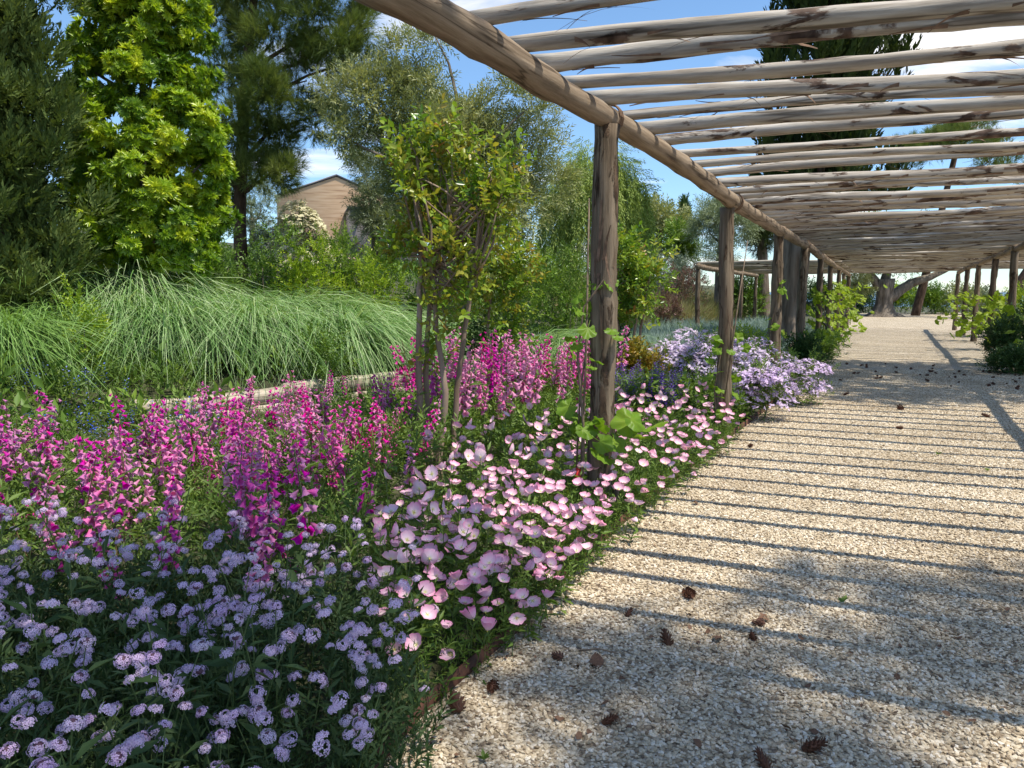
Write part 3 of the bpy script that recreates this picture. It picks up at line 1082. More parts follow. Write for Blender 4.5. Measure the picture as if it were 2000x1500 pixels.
# side aisles that join the walk further on
LA = [rowpt(s, -3.6) for s in (14.6, 18.2, 21.8, 25.4)]
left_aisle = thing('pergola', 'low side pergola of pale poles on the left beyond the grey lavender', 'pergola', (LA[0][0], LA[0][1], 0))
rowA = [(p[0], p[1], 2.12 - .02 * i + Rb) for i, p in enumerate(LA)]
for p in rowA:
    post(left_aisle, *rel((p[0], p[1], 0), left_aisle)[:2], p[2] - Rb, .07, M['post'], prng)
beam_row(rowA, left_aisle)
rowB = [(x, y, h + Rb + .0) for x, y, h in LEFT if y > 15]
_, totA = along(rowA, [0])
rafters(left_aisle, rowA, rowB, list(np.arange(.1, totA, .3)), prng, 0)
RA = [rowpt(s, 7.4) for s in (10.8, 14.4, 18.0, 21.6, 25.2)]
right_aisle = thing('pergola', 'side pergola of poles on the right behind the dark green bush', 'pergola', (RA[0][0], RA[0][1], 0))
rowR = [(p[0], p[1], 2.2 - .02 * i + Rb) for i, p in enumerate(RA)]
for p in rowR:
    post(right_aisle, *rel((p[0], p[1], 0), right_aisle)[:2], p[2] - Rb, .07, M['post'], prng)
beam_row(rowR, right_aisle)
rowL2 = [b for b in beamR if b[1] > 14]
_, totR = along(rowL2, [0])
rafters(right_aisle, rowL2, rowR, list(np.arange(.15, totR - 1, .3)), prng, 0)

# ------------------------------------------------------------------ bed edging, logs, small hardware
g = Geo()
E = np.array(EDGE)[2:]
ss = np.linspace(0, len(E) - 1, 90)
ex = np.interp(ss, np.arange(len(E)), E[:, 0]); ey = np.interp(ss, np.arange(len(E)), E[:, 1])
V = []
for x, y in zip(ex, ey):
    V += [(x, y, -.06), (x, y, .06), (x - .006, y + .003, .06), (x - .006, y + .003, -.06)]
F = []
for k in range(len(ex) - 1):
    for q in range(4):
        F.append((4 * k + q, 4 * k + (q + 1) % 4, 4 * k + 4 + (q + 1) % 4, 4 * k + 4 + q))
g.add(V, F)
tag(link('garden_edging', g.mesh('garden_edging', M['steel'])), 'thin rusty steel strip between flower bed and gravel', 'edging')

la = at(258, 812, 7.6); lb = at(805, 742, 10.4)
logs = thing('log_edging', 'low retaining edge of stacked bleached logs below the fountain grass', 'log edging', (la[0], la[1], 0))
d3 = norm(lb - la)
for k, (t0, t1, dz, r, off) in enumerate([(0, .52, .05, .105, 0), (.45, 1.0, .07, .105, -.08), (0.0, .50, -.14, .10, -.03), (.48, 1.03, -.13, .105, -.1), (.5, 1.0, -.3, .08, .02), (0, .55, -.3, .08, .02)]):
    a = la + (lb - la) * t0; b = la + (lb - la) * t1
    sh = np.array([RT[0], RT[1], 0]) * (-off)
    pole_between('log', logs, rel(a + sh + [0, 0, dz], logs), rel(b + sh + [0, 0, dz], logs), r, r * .9, M['log'], prng, 12, 14, .015)
for t_ in (0.01, .55, .98):
    a = la + (lb - la) * t_ + np.array([RT[0], RT[1], 0]) * .13
    post(logs, *rel(a, logs)[:2], a[2] + .04, .05, M['post'], prng)

pp = gnd(1200, 1022)
g = Geo()
V, F = tube([(0, 0, -.1), (0, 0, .1), (.005, 0, .22)], .022, 14, False); g.add(V, F)
V, F = tube([(.005, 0, .22), (.004, 0, .10)], .017, 14, False); g.add(V, F)
tag(link('pipe', g.mesh('pipe', M['pipe'], True), None, (pp[0], pp[1], 0)), 'short black plastic pipe stub standing at the foot of the thick post', 'pipe')
g = Geo()
ca = np.array([p1[0] - .13, p1[1] - .05, 0]); cb = np.array([p1[0] - .09, p1[1] - .07, 2.02])
V, F = tube([ca, (ca + cb) / 2 + [.012, 0, 0], cb], [.008, .008, .005], 7); g.add(V, F)
V, F = tube([ca + [-.03, .02, 0], (ca + cb) / 2 + [-.02, .02, -.2], (ca + cb) / 2 + [.03, -.01, .25]], [.006, .006, .004], 6); g.add(V, F)
tag(link('cane', g.mesh('cane', M['cane'], True)), 'thin brown support canes tied along the thick post', 'cane')
g = Geo()
tg = np.array([p1[0] - .15, p1[1] - .12, .27])
g.add([tg + [-.02, 0, -.05], tg + [.025, .01, -.05], tg + [.03, .01, .05], tg + [-.005, 0, .07], tg + [-.02, .02, -.05], tg + [.025, .03, -.05], tg + [.03, .03, .05], tg + [-.005, .02, .07]],
      [(0, 1, 2, 3), (7, 6, 5, 4), (0, 4, 5, 1), (1, 5, 6, 2), (2, 6, 7, 3), (3, 7, 4, 0)])
tag(link('plant_tag', g.mesh('plant_tag', M['red'])), 'small red plastic tag among pink flowers by the thick post', 'tag')
g = Geo()
hz = rowpt(10.9, .14)
a = np.linspace(-1.3, 1.5, 12)
P = np.stack([hz[0] + .18 * np.cos(a) - .1, np.full(12, hz[1] - .1), .34 + .42 * np.sin(a)], 1)
V, F = tube(P, .022, 8); g.add(V, F)
tag(link('hose', g.mesh('hose', M['pipe'], True)), 'black irrigation hose looping out beside the dark post', 'hose')
cp = rowpt(0, -.02)
g = Geo()
V, F = tube([(cp[0] - .02, cp[1] - .12, .35), (cp[0] + .06, cp[1] - .1, 1.1), (cp[0] + .17, cp[1] - .06, 1.95)], [.007, .008, .004], 6); g.add(V, F)
tag(link('vine_stem', g.mesh('vine_stem', M['cane'], True)), 'bare thin vine cane leaning across the second post', 'vine cane')


# ------------------------------------------------------------------ house on the rise
def box(g, x0, x1, y0, y1, z0, z1, mat=0):
    V = [(x0, y0, z0), (x1, y0, z0), (x1, y1, z0), (x0, y1, z0), (x0, y0, z1), (x1, y0, z1), (x1, y1, z1), (x0, y1, z1)]
    g.add(V, [(3, 2, 1, 0), (4, 5, 6, 7), (0, 1, 5, 4), (1, 2, 6, 5), (2, 3, 7, 6), (3, 0, 4, 7)], mat)


hc = at(540, 384, 40.0)       # left eave corner of the gable
hp = at(640, 346, 41.0)
house = thing('house', 'house with tan banded gable behind the white flowering shrub', 'house', (hc[0], hc[1], 0), math.radians(16))
ez = hc[2]; pz = hp[2]; W = 6.2; Dp = 16.0; b0 = 2.0
g = Geo()
V = [(0, 0, b0), (W, 0, b0), (W, 0, ez - .1), (W / 2, 0, pz), (0, 0, ez), (0, Dp, b0), (W, Dp, b0), (W, Dp, ez - .1), (W / 2, Dp, pz), (0, Dp, ez)]
g.add(V, [(0, 1, 2, 3, 4), (9, 8, 7, 6, 5), (0, 4, 9, 5), (1, 6, 7, 2)])
link('wall', g.mesh('wall', M['cladding']), house)
g = Geo()
for (xa, za, xb, zb) in ((-.08, ez - .02, W / 2, pz + .03), (W / 2, pz + .03, W + .08, ez - .12)):
    V = [(xa, -.07, za), (xb, -.07, zb), (xb, Dp, zb), (xa, Dp, za), (xa, -.07, za + .1), (xb, -.07, zb + .1), (xb, Dp, zb + .1), (xa, Dp, za + .1)]
    g.add(V, [(3, 2, 1, 0), (4, 5, 6, 7), (0, 1, 5, 4), (1, 2, 6, 5), (2, 3, 7, 6), (3, 0, 4, 7)])
link('roof', g.mesh('roof', M['roofmetal']), house)
ann = at(638, 408, 37.5)
axl = ann[0] - hc[0]; az = ann[2]
g = Geo(); box(g, axl + .3, axl + 3.6, -3.6, -.02, b0, az)
an = link('annex', g.mesh('annex', M['render']), house)
g = Geo(); box(g, axl + .2, axl + 3.7, -3.72, -.03, az + .002, az + .12)
link('annex_roof', g.mesh('annex_roof', M['roofmetal']), an)
for q in range(2):
    g = Geo(); x0 = axl + .3 + 1.05 + q * .62
    box(g, x0, x0 + .3, -3.625, -3.55, az - 3.3, az - 1.35)
    w_ = link('window', g.mesh('window', M['glass']), house)
    g = Geo(); box(g, x0 - .05, x0 - .002, -3.66, -3.55, az - 3.3, az - .02)
    link('window_frame', g.mesh('window_frame', M['roofmetal']), w_)
g = Geo(); box(g, axl + .62, axl + .74, -3.85, -3.61, az - .5, az - .42)
link('wall_lamp', g.mesh('wall_lamp', M['roofmetal']), house)

# ------------------------------------------------------------------ trees
FR = [frond(9, 1), frond(8, 2), frond(9, 3)]
ROS = [rosette(leaf_rhomb(1, .155, .05, .14), 13, .75, s) for s in (1, 2, 3)]
OLV = [sprig(leaf_rhomb(1, .11, .03, .05), 11, 1.0, .75, .36, s) for s in (1, 2, 3)]
PIN = [tuft(16, 1.0, .022, .5, s) for s in (1, 2)]
MYR = [sprig(leaf_oval(1, .27, .06, .12), 9, 1.0, .9, .4, s) for s in (4, 5, 6)]
SHR = [sprig(leaf_rhomb(1, .2, .05, .05), 10, 1.0, .7, .33, s) for s in (7, 8)]


def column(rng, h0, h1, rx, ry, k, taper=.3, jitter=.12):
    """stack of clumps forming a columnar crown"""
    out = []
    for i in range(k):
        t = i / (k - 1)
        z = h0 + (h1 - h0) * t
        f = 1 - taper * t ** 2.5
        for a in range(3):
            an_ = a * 2.1 + i * 1.3
            out.append((math.cos(an_) * rx * .38 * f, math.sin(an_) * ry * .38 * f, z, rx * .66 * f * rng.uniform(1 - jitter, 1 + jitter), ry * .66 * f, (h1 - h0) / k * 1.15))
    return out


tr = np.random.default_rng(21)
# dark conifer at the left edge
b = at(25, 560, 8.9); bz = float(height(b[0], b[1]))
tree('conifer_tree', 'dark dense columnar conifer at the left end of the garden', (b[0], b[1], bz), [(0, 0, 0), (0, 0, 3), (0, 0, 6)], [.16, .12, .05],
     column(tr, .5, 7.2, .86, .86, 11, .25), [frond(6, 4), frond(6, 5)], 22000, (.115, .215), M['leyland'], M['bark_pine'], cat='conifer', seed=31, up=1.1, out=.45, shell=.7, sub=14, subr=.32, branch=False, bright=.2)
# glossy bright green laurel
b = at(285, 520, 10.6); bz = float(height(b[0], b[1]))
cl = []
for px, py, rp, dy_ in [(370, 60, 48, .1), (350, 5, 50, .1), (378, 150, 42, .1), (400, 240, 42, .1), (408, 320, 48, 0), (412, 410, 46, 0), (165, 330, 45, .3), (160, 200, 45, .3), (170, 110, 45, .3), (230, 20, 60, .1), (290, 15, 55, -.2), (230, 490, 70, -.3), (340, 490, 75, -.3), (200, 440, 75, -.4), (300, 440, 85, -.5), (380, 430, 65, 0), (185, 350, 65, -.2), (290, 350, 95, -.5), (375, 350, 68, -.1), (170, 250, 45, 0), (250, 250, 85, -.4), (350, 260, 72, -.3),
                        (195, 160, 60, 0), (285, 165, 75, -.2), (340, 190, 50, 0), (190, 70, 60, .1), (270, 60, 75, 0), (330, 100, 45, .3), (230, -40, 90, .2), (310, -40, 60, .2)]:
    q = at(px, py, 10.6 + dy_); R_ = rp / FPX * 10.6
    cl.append((q[0] - b[0], q[1] - b[1], q[2] - bz, R_, R_ * .9, R_ * .95))
tree('laurel_tree', 'tall glossy yellow green leafed tree between dark conifer and pine', (b[0], b[1], bz), [(0, 0, 0), (.05, 0, 2), (0, .3, 4.2)], [.12, .08, .02], cl, ROS, 10500, (.075, .125),
     M['laurel'], M['bark_olive'], seed=33, up=.45, out=1.0, shell=.45, sub=24, subr=.24, bright=.34)
# pine with dark trunk
b = at(468, 470, 15.5); bz = float(height(b[0], b[1]))
cl = []
for px, py, rp, dy_ in [(420, 330, 60, 0), (500, 340, 55, -.3), (440, 240, 65, -.6), (540, 280, 60, .3), (620, 230, 50, 0), (510, 190, 75, -.5), (600, 150, 70, .2), (440, 140, 60, .4), (690, 120, 50, .2), (540, 90, 80, 0),
                        (640, 60, 70, -.3), (430, 50, 60, .3), (720, 40, 40, .3), (600, -20, 90, 0), (480, -30, 70, .2), (455, 380, 40, .5), (545, 330, 40, -.6)]:
    q = at(px, py, 15.5 + dy_); R_ = rp / FPX * 15.5
    cl.append((q[0] - b[0], q[1] - b[1], q[2] - bz, R_, R_, R_ * .8))
tree('pine_tree', 'dark pine with upright pale candles left of the house', (b[0], b[1], bz), [(0, 0, 0), (.02, 0, 1.5), (.25, 0, 4), (.7, 0, 7)], [.15, .13, .11, .05], cl, PIN, 10000, (.165, .27),
     M['pine'], M['bark_pine'], cat='pine tree', seed=35, up=.7, out=.8, shell=.35, sub=10, subr=.4, bright=.18, br=.3)
# olives in the middle
b = at(880, 520, 13.2); bz = float(height(b[0], b[1]))
cl = []
for px, py, rp, dy_ in [(690, 205, 55, -.2), (660, 255, 40, -.3), (745, 190, 55, 0), (805, 110, 38, 0), (830, 160, 48, .1), (800, 240, 80, .1), (900, 220, 65, -.1), (880, 300, 90, 0), (950, 240, 60, .2), (1035, 215, 55, -.2),
                        (1010, 300, 75, 0), (1060, 360, 50, .1), (960, 380, 90, -.2), (830, 370, 80, .2), (1000, 430, 70, .2), (880, 440, 80, .1), (760, 290, 50, .2), (850, 70, 25, .1)]:
    q = at(px, py, 13.2 + dy_); R_ = rp / FPX * 13.2
    cl.append((q[0] - b[0], q[1] - b[1], q[2] - bz, R_, R_ * .9, R_))
tree('olive_tree', 'broad grey green olive tree behind the slender multi stemmed tree', (b[0], b[1], bz), [(0, 0, 0), (.1, 0, 1.2), (.1, 0, 2.6)], [.2, .17, .1], cl, OLV, 9200, (.19, .32),
     M['olive'], M['bark_olive'], cat='olive tree', seed=37, up=.5, out=.8, shell=.4, sub=10, subr=.4, bright=.2)
b = at(735, 520, 17); bz = float(height(b[0], b[1]))
cl = []
for px, py, rp in [(725, 335, 42), (775, 360, 55), (728, 395, 42), (765, 430, 55), (820, 400, 50), (760, 465, 40)]:
    q = at(px, py, 17.0); R_ = rp / FPX * 17
    cl.append((q[0] - b[0], q[1] - b[1], q[2] - bz, R_, R_, R_))
tree('olive_tree', 'small rounded olive tree hiding the right end of the house', (b[0], b[1], bz), [(0, 0, 0), (0, 0, 1), (0, 0, 1.8)], [.15, .12, .08], cl, OLV, 3900, (.18, .29),
     M['olive_grey'], M['bark_olive'], cat='olive tree', seed=39, up=.5, out=.8, shell=.4, sub=10, subr=.4)
b = at(495, 500, 24); bz = float(height(b[0], b[1]))
cl = [(-.5, 0, 1.7, .7, .7, .7), (.35, 0, 1.75, .75, .7, .8), (0, .3, 2.4, .6, .6, .6)]
tree('olive_tree', 'far grey olive crown seen beyond the pine trunk', (b[0], b[1], bz), [(0, 0, 0), (0, 0, 1.5)], [.12, .08], cl, OLV, 1500, (.18, .3), M['olive_grey'], M['bark_olive'], cat='olive tree', seed=40, up=.5)

# weeping pepper tree
b = at(1160, 540, 18); bz = float(height(b[0], b[1]))
PEP = [sprig(leaf_rhomb(1, .12, .02, .1), 11, 1.0, .5, .27, s) for s in (1, 2)]
t = thing('pepper_tree', 'weeping feathery green tree directly behind the thick post', 'tree', (b[0], b[1], bz))
g = Geo()
V, F = tube([(0, 0, 0), (.1, 0, 1.2), (0, 0, 2.4), (.1, 0, 3.6)], [.22, .18, .13, .05], 9, True, .05); g.add(V, F)
link('trunk', g.mesh('trunk', M['bark_olive'], True), t)
g = Geo()
r = np.random.default_rng(41)
pos, dirs, rv = [], [], []
for k in range(430):
    a = r.uniform(0, 2 * PI); rr_ = 1.32 * math.sqrt(r.uniform(.02, 1)); topz = 4.75 - .95 * (rr_ / 1.3) ** 2.2 + r.normal(0, .16)
    x, y, z = math.cos(a) * rr_ * .9, math.sin(a) * rr_ * .9, topz
    L = r.uniform(.8, 3.0); m_ = int(L / .12)
    rb = r.normal(.5, .14)
    for i in range(m_):
        pos.append((x, y, z)); dirs.append((math.cos(a) * .35 + r.normal(0, .25), math.sin(a) * .35 + r.normal(0, .25), -1 + (.9 if i == 0 else 0))); rv.append(rb)
        x += math.cos(a) * .014 + r.normal(0, .015); y += math.sin(a) * .014 + r.normal(0, .015); z -= .12
        if z < .35:
            break
pos = np.array(pos); g.inst(PEP[0], frames(dirs, None, r.uniform(.26, .42, len(pos)), r, .5), pos, np.array(rv) + r.normal(0, .08, len(pos)))
link('crown', g.mesh('crown', M['pepper']), t)


# crape myrtles
def myrtle(label, base, stems, clumps, n, seed, size=(.16, .26)):
    """stems: list of polylines; clumps: ellipsoids; all in world space"""
    t = thing('myrtle_tree', label, 'small tree', base)
    r = np.random.default_rng(seed)
    B = np.array(base, float)
    for pl, r0, r1 in stems:
        pl = np.array(pl, float) - B
        s = np.linspace(0, len(pl) - 1, 5 * (len(pl) - 1) + 1)
        P = np.stack([np.interp(s, np.arange(len(pl)), pl[:, i]) for i in range(3)], 1)
        for _ in range(2):
            P[1:-1] = (P[:-2] + 2 * P[1:-1] + P[2:]) / 4
        P[1:-1] += r.normal(0, .004, P[1:-1].shape)
        g = Geo()
        V, F = tube(P, np.linspace(r0, r1, len(P)), 9, True, .05, r); g.add(V, F)
        top = P[-1]
        for c in clumps:
            cc = np.array(c[:3]) - B
            if np.linalg.norm(cc - top) < .75:
                limb(g, P[-1 - int(r.integers(0, 4))], cc, r1 * .8, .004, 5, .08, r)
        link('stem', g.mesh('stem', M['bark_myrtle'], True), t)
    g = Geo()
    scatter_crown(g, [(c[0] - B[0], c[1] - B[1], c[2] - B[2]) + tuple(c[3:]) for c in clumps], MYR, n, size, seed=seed, up=.7, out=.7, shell=.3, sub=9, subr=.5, bright=.14)
    link('crown', g.mesh('crown', M['myrtle']), t)
    return t


D0 = 5.6
bb = gnd(855, 948)
myrtle('slender multi stemmed tree with glossy bronze tipped leaves in the pink flowers', (bb[0], bb[1], 0),
       [([(bb[0] - .10, bb[1], 0), at(822, 880, D0), at(818, 700, D0), at(820, 560, D0), at(825, 470, D0)], .030, .018),
        ([(bb[0] - .06, bb[1] + .05, 0), at(838, 880, D0 + .1), at(830, 740, D0 + .1), at(842, 560, D0 + .1), at(876, 400, D0 + .05)], .028, .014),
        ([(bb[0] + .01, bb[1], 0), at(858, 870, D0 - .05), at(873, 770, D0 - .05), at(852, 640, D0), at(840, 500, D0)], .030, .017),
        ([(bb[0] + .08, bb[1] + .03, 0), at(886, 870, D0), at(893, 760, D0), at(905, 650, D0), at(940, 430, D0)], .028, .015)],
       [tuple(at(882 + (px - 882) * .86, py, D0 + dd)) + (R_ * .66 / FPX * D0,) * 2 + (R_ * .95 / FPX * D0,) for px, py, R_, dd in
        [(785, 268, 22, 0), (835, 255, 20, .1), (765, 330, 24, 0), (1010, 320, 20, 0), (1015, 380, 22, .1), (930, 285, 22, .1), (975, 330, 24, 0), (800, 300, 40, 0), (850, 300, 48, .1), (790, 370, 36, -.1), (850, 380, 60, .15), (940, 340, 38, 0), (1000, 360, 32, .1), (960, 400, 48, -.1), (890, 430, 60, .2), (800, 460, 48, .1), (960, 470, 50, .1), (870, 520, 50, -.1), (900, 570, 42, 0), (780, 500, 38, 0), (835, 590, 24, 0), (940, 560, 24, 0), (870, 640, 22, 0), (850, 700, 20, .1)]],
       540, 51, (.11, .19))
bb = gnd(965, 800)
D0 = bb[1]
myrtle('thin stemmed young tree behind the magenta flower spikes', (bb[0], bb[1], 0),
       [([(bb[0] - .03, bb[1], 0), at(950, 720, D0), at(955, 600, D0), at(975, 480, D0)], .022, .012),
        ([(bb[0] - .35, bb[1], 0), at(903, 720, D0), at(900, 600, D0), at(905, 520, D0)], .022, .012)],
       [tuple(at(px, py, D0 + dd)) + (R_ / FPX * D0,) * 3 for px, py, R_, dd in [(940, 560, 50, 0), (990, 560, 45, .2), (960, 500, 50, .1), (1000, 500, 40, 0), (910, 600, 45, -.1), (985, 620, 45, .1)]],
       420, 52, (.14, .22))
bb = gnd(1222, 790)
D0 = bb[1]
myrtle('second multi stemmed tree with yellow green crown right of the thick post', (bb[0], bb[1], 0),
       [([(bb[0] - .05, bb[1], 0), at(1212, 720, D0), at(1208, 640, D0), at(1205, 560, D0)], .026, .014),
        ([(bb[0] + .02, bb[1], 0), at(1232, 720, D0), at(1240, 640, D0), at(1250, 560, D0)], .026, .014),
        ([(bb[0] + .1, bb[1] + .04, 0), at(1243, 710, D0), at(1254, 620, D0), at(1268, 540, D0)], .024, .012)],
       [tuple(at(px, py, D0 + dd)) + (R_ / FPX * D0,) * 3 for px, py, R_, dd in [(1205, 520, 40, 0), (1250, 500, 45, .1), (1270, 540, 32, -.1), (1215, 570, 40, .1), (1250, 570, 38, 0), (1235, 610, 28, .1), (1195, 600, 28, 0)]],
       430, 53, (.13, .21))

# big cypress whose crown stands behind the rafters
b = np.array([6.0, 16.3, 0])
tree('cypress_tree', 'tall dark cypress with thick fluted grey trunk beside the pergola', tuple(b), [(0, 0, -.1), (.03, 0, 1.0), (.12, 0, 2.4), (.45, 0, 4.2), (.65, 0, 8)], [.42, .35, .33, .27, .08],
     [(c[0] + .65, c[1], c[2], c[3], c[4], c[5]) for c in column(tr, 3.6, 12.5, 1.42, 1.42, 12, .35)], FR, 9500, (.23, .42), M['cypress'], M['bark_grey'], cat='cypress', seed=61,
     flute=.09, ns=28, branch=False, up=1.6, out=.35, shell=.7, sub=16, subr=.3, bright=.15)


# far trees, each with its own crown
def far_tree(name, label, px, top, bottom, wpx, D, leafm, T, n, size, bark, lean=0, cat='tree', seed=1, trunk=.12, k=7, **kw):
    a_ = at(px, bottom, D); zb = float(height(a_[0], a_[1]))
    z1 = at(px, top, D)[2] - zb; z0 = a_[2] - zb
    R_ = wpx / 2 / FPX * D
    r = np.random.default_rng(seed)
    cl = []
    for i in range(k):
        t_ = r.uniform(.12, .9)
        w_ = math.sin(math.acos(2 * abs(t_ - .45) if abs(t_ - .45) < .5 else .99)) if False else (1 - (abs(t_ - .45) / .6) ** 2) ** .5
        an_ = r.uniform(0, 2 * PI)
        cl.append((math.cos(an_) * R_ * .5 * w_, math.sin(an_) * R_ * .5 * w_, z0 + (z1 - z0) * t_, R_ * .55, R_ * .55, (z1 - z0) * .24))
    cl.append((0, 0, z1 - (z1 - z0) * .2, R_ * .5, R_ * .5, (z1 - z0) * .2))
    tx = -lean
    n = int(n * .7); size = (size[0] * 1.17, size[1] * 1.17)
    return tree(name, label, (a_[0], a_[1], zb), [(tx, 0, -.1), (tx * .5, 0, max(z0, .3)), (0, 0, z0 + (z1 - z0) * .55)], [trunk * 1.3, trunk, trunk * .5], cl, T, n, size, leafm, bark, cat=cat, seed=seed, **kw)


far_tree('carob_tree', 'dark rounded tree farthest left among the distant trees right of the thick post', 1288, 388, 500, 95, 36, M['olive'], SHR, 1900, (.3, .5), M['bark_olive'], seed=71)
b = at(1335, 480, 40); zb = float(height(b[0], b[1]))
tree('cypress_tree', 'small narrow spire cypress far off between rounded trees', (b[0], b[1], zb), [(0, 0, 0), (0, 0, b[2] - zb + 1.5)], [.12, .05], column(tr, b[2] - zb - .3, at(1335, 400, 40)[2] - zb, .38, .38, 7, .75), FR, 1700, (.25, .4),
     M['shrub_dark'], M['bark_pine'], cat='cypress', seed=72, up=1.5, out=.4, branch=False)
far_tree('laurel_tree', 'bushy green tree at the foot of the small spire cypress', 1325, 445, 505, 60, 34, M['shrub'], SHR, 1100, (.25, .42), M['bark_olive'], seed=73)
far_tree('olive_tree', 'distant silvery olive tree left of the second post top', 1408, 402, 505, 110, 32, M['olive_grey'], OLV, 2400, (.28, .45), M['bark_olive'], cat='olive tree', seed=74, trunk=.2)
far_tree('pine_tree', 'dark leaning pine seen between second and third posts', 1478, 400, 490, 60, 34, M['cypress'], PIN, 1500, (.3, .45), M['bark_grey'], lean=-.5, cat='pine tree', seed=75, trunk=.22)
far_tree('olive_tree', 'small grey tree with slim pale trunk left of the gnarled old trunk', 1668, 535, 590, 50, 44, M['olive'], OLV, 900, (.3, .45), M['bark_grey'], cat='olive tree', seed=76, trunk=.12)


def stone_pine(label, base_px, crown_px, D, rx, rz, seed, r0=.3):
    b_ = at(base_px[0], base_px[1], D); zb = float(height(b_[0], b_[1]))
    c_ = at(crown_px[0], crown_px[1], D)
    r = np.random.default_rng(seed)
    cl = []
    for i in range(11):
        a = r.uniform(0, 2 * PI); q = math.sqrt(r.uniform(0, 1))
        cl.append((c_[0] - b_[0] + math.cos(a) * rx * .8 * q, math.sin(a) * rx * .8 * q, c_[2] - zb + r.normal(0, .15) - .5 * q * rz, rx * .36, rx * .36, rz * .7))
    T0 = np.array([c_[0] - b_[0], 0, c_[2] - zb - rz * .6])
    return tree('stone_pine', label, (b_[0], b_[1], zb), [(-.1, 0, -.2), tuple(T0 * .4), tuple(T0)], [r0 * 1.2, r0, r0 * .7], cl, PIN, 3000, (.34, .55), M['pine'], M['bark_pine'], cat='pine tree', seed=seed, up=1.2, out=.6, br=.3)


stone_pine('umbrella pine whose flat crown shows above the rafters on the right', (1790, 600), (1868, 275), 46, 3.9, 1.3, 81, .22)
stone_pine('leaning dark pine at the right edge beyond the right aisle', (1950, 600), (2130, 330), 40, 3.8, 1.3, 82, .33)

# gnarled old tree at the end of the walk
b = gnd(1724, 614)
b = b * (44.0 / b[1]); b[2] = 0
old = thing('old_tree', 'gnarled old tree with flared trunk closing the end of the walk', 'tree', tuple(b))
g = Geo()
r = np.random.default_rng(83)
V, F = tube([(0, 0, -.1), (0, 0, .08), (0, 0, .3), (.02, 0, .8), (.05, 0, 1.5), (0, 0, 2.2)], [1.25, .85, .55, .42, .42, .5], 30, True, .05, r, [.16, .16, .14, .11, .09, .07]); g.add(V, F)
limb(g, (.3, 0, 1.0), (1.6, 0, 2.0), .33, .26, 10, .05, r); limb(g, (1.55, 0, 1.95), (4.0, .2, 2.9), .26, .12, 9, .05, r)
limb(g, (-.2, 0, 1.7), (-1.6, .2, 3.4), .3, .12, 9, .06, r); limb(g, (0, 0, 1.9), (.4, .3, 4.0), .3, .1, 9, .06, r)
link('trunk', g.mesh('trunk', M['bark_olive'], True), old)
g = Geo()
scatter_crown(g, [(-1.7, 0, 3.9, 1.6, 1.4, 1.1), (.3, 0, 4.6, 1.9, 1.6, 1.2), (2.6, 0, 4.1, 1.9, 1.5, 1.0), (.7, .2, 2.95, 1.2, .8, .4), (-.6, .4, 3.2, .9, .8, .6)], SHR, 1900, (.34, .56), seed=84, up=.3)
link('crown', g.mesh('crown', M['shrub']), old)

# pines outside the frame on the sun side, the ones that shade the near gravel and the walk
tree('pine_tree', 'tall pine behind the viewer that shades the near gravel', (6.6, -3.2, 0), [(0, 0, 0), (-.3, .6, 6), (-1.2, 2.0, 12)], [.3, .24, .12],
     [(-1.4 + dx_, 2.6 + dy_, 12 + dz_, 1.0, .85, .6) for dx_, dy_, dz_ in [(-2.2, .2, 0), (-1.0, .9, .4), (.3, .6, .2), (1.5, .9, -.2), (-2.8, -1.0, .3), (-1.2, -.7, -.2), (.4, -1.0, .5), (1.9, -.4, .2), (-3.6, .1, .2), (-3.9, -1.4, 0), (-2.3, -2.3, .1), (-.2, -2.4, 0), (3.0, .4, .1), (-4.6, -.6, .1), (-5.5, .5, .1), (-6.3, -.4, .2), (-5.3, -1.6, 0), (-7.1, .4, 0), (-6.6, -1.7, .1), (1.2, .1, .2), (2.5, .9, 0), (2.7, -.9, 0), (.2, -1.8, .1), (-.4, 0, .1), (.6, -.3, 0), (1.7, -1.3, .1)]],
     PIN, 7000, (.2, .34), M['pine'], M['bark_pine'], cat='pine tree', seed=91, up=.4, br=.25)
tree('pine_tree', 'pine outside the frame on the right that shades the middle of the walk', (14.4, 8.6, 0), [(0, 0, 0), (-.8, .4, 5), (-2.4, 1.5, 10)], [.28, .22, .12],
     [(-2.5 + dx_, 1.6 + dy_ * 1.5, 10 + dz_, 1.35, 1.5, .6) for dx_, dy_, dz_ in [(-3.2, .9, 0), (-1.9, 1.1, .3), (-.7, .9, .1), (.6, 1.0, .2), (1.9, .8, .3), (-3.3, -.7, -.1), (-2.0, -.8, .2), (-.6, -.9, 0), (.7, -.8, .2), (2.0, -1.0, .1), (3.1, .2, .2), (-4.3, .2, .1), (-1.2, .1, .5), (.4, .1, .5)]],
     SHR, 5200, (.32, .52), M['pine'], M['bark_pine'], cat='pine tree', seed=92, up=.4, br=.25)


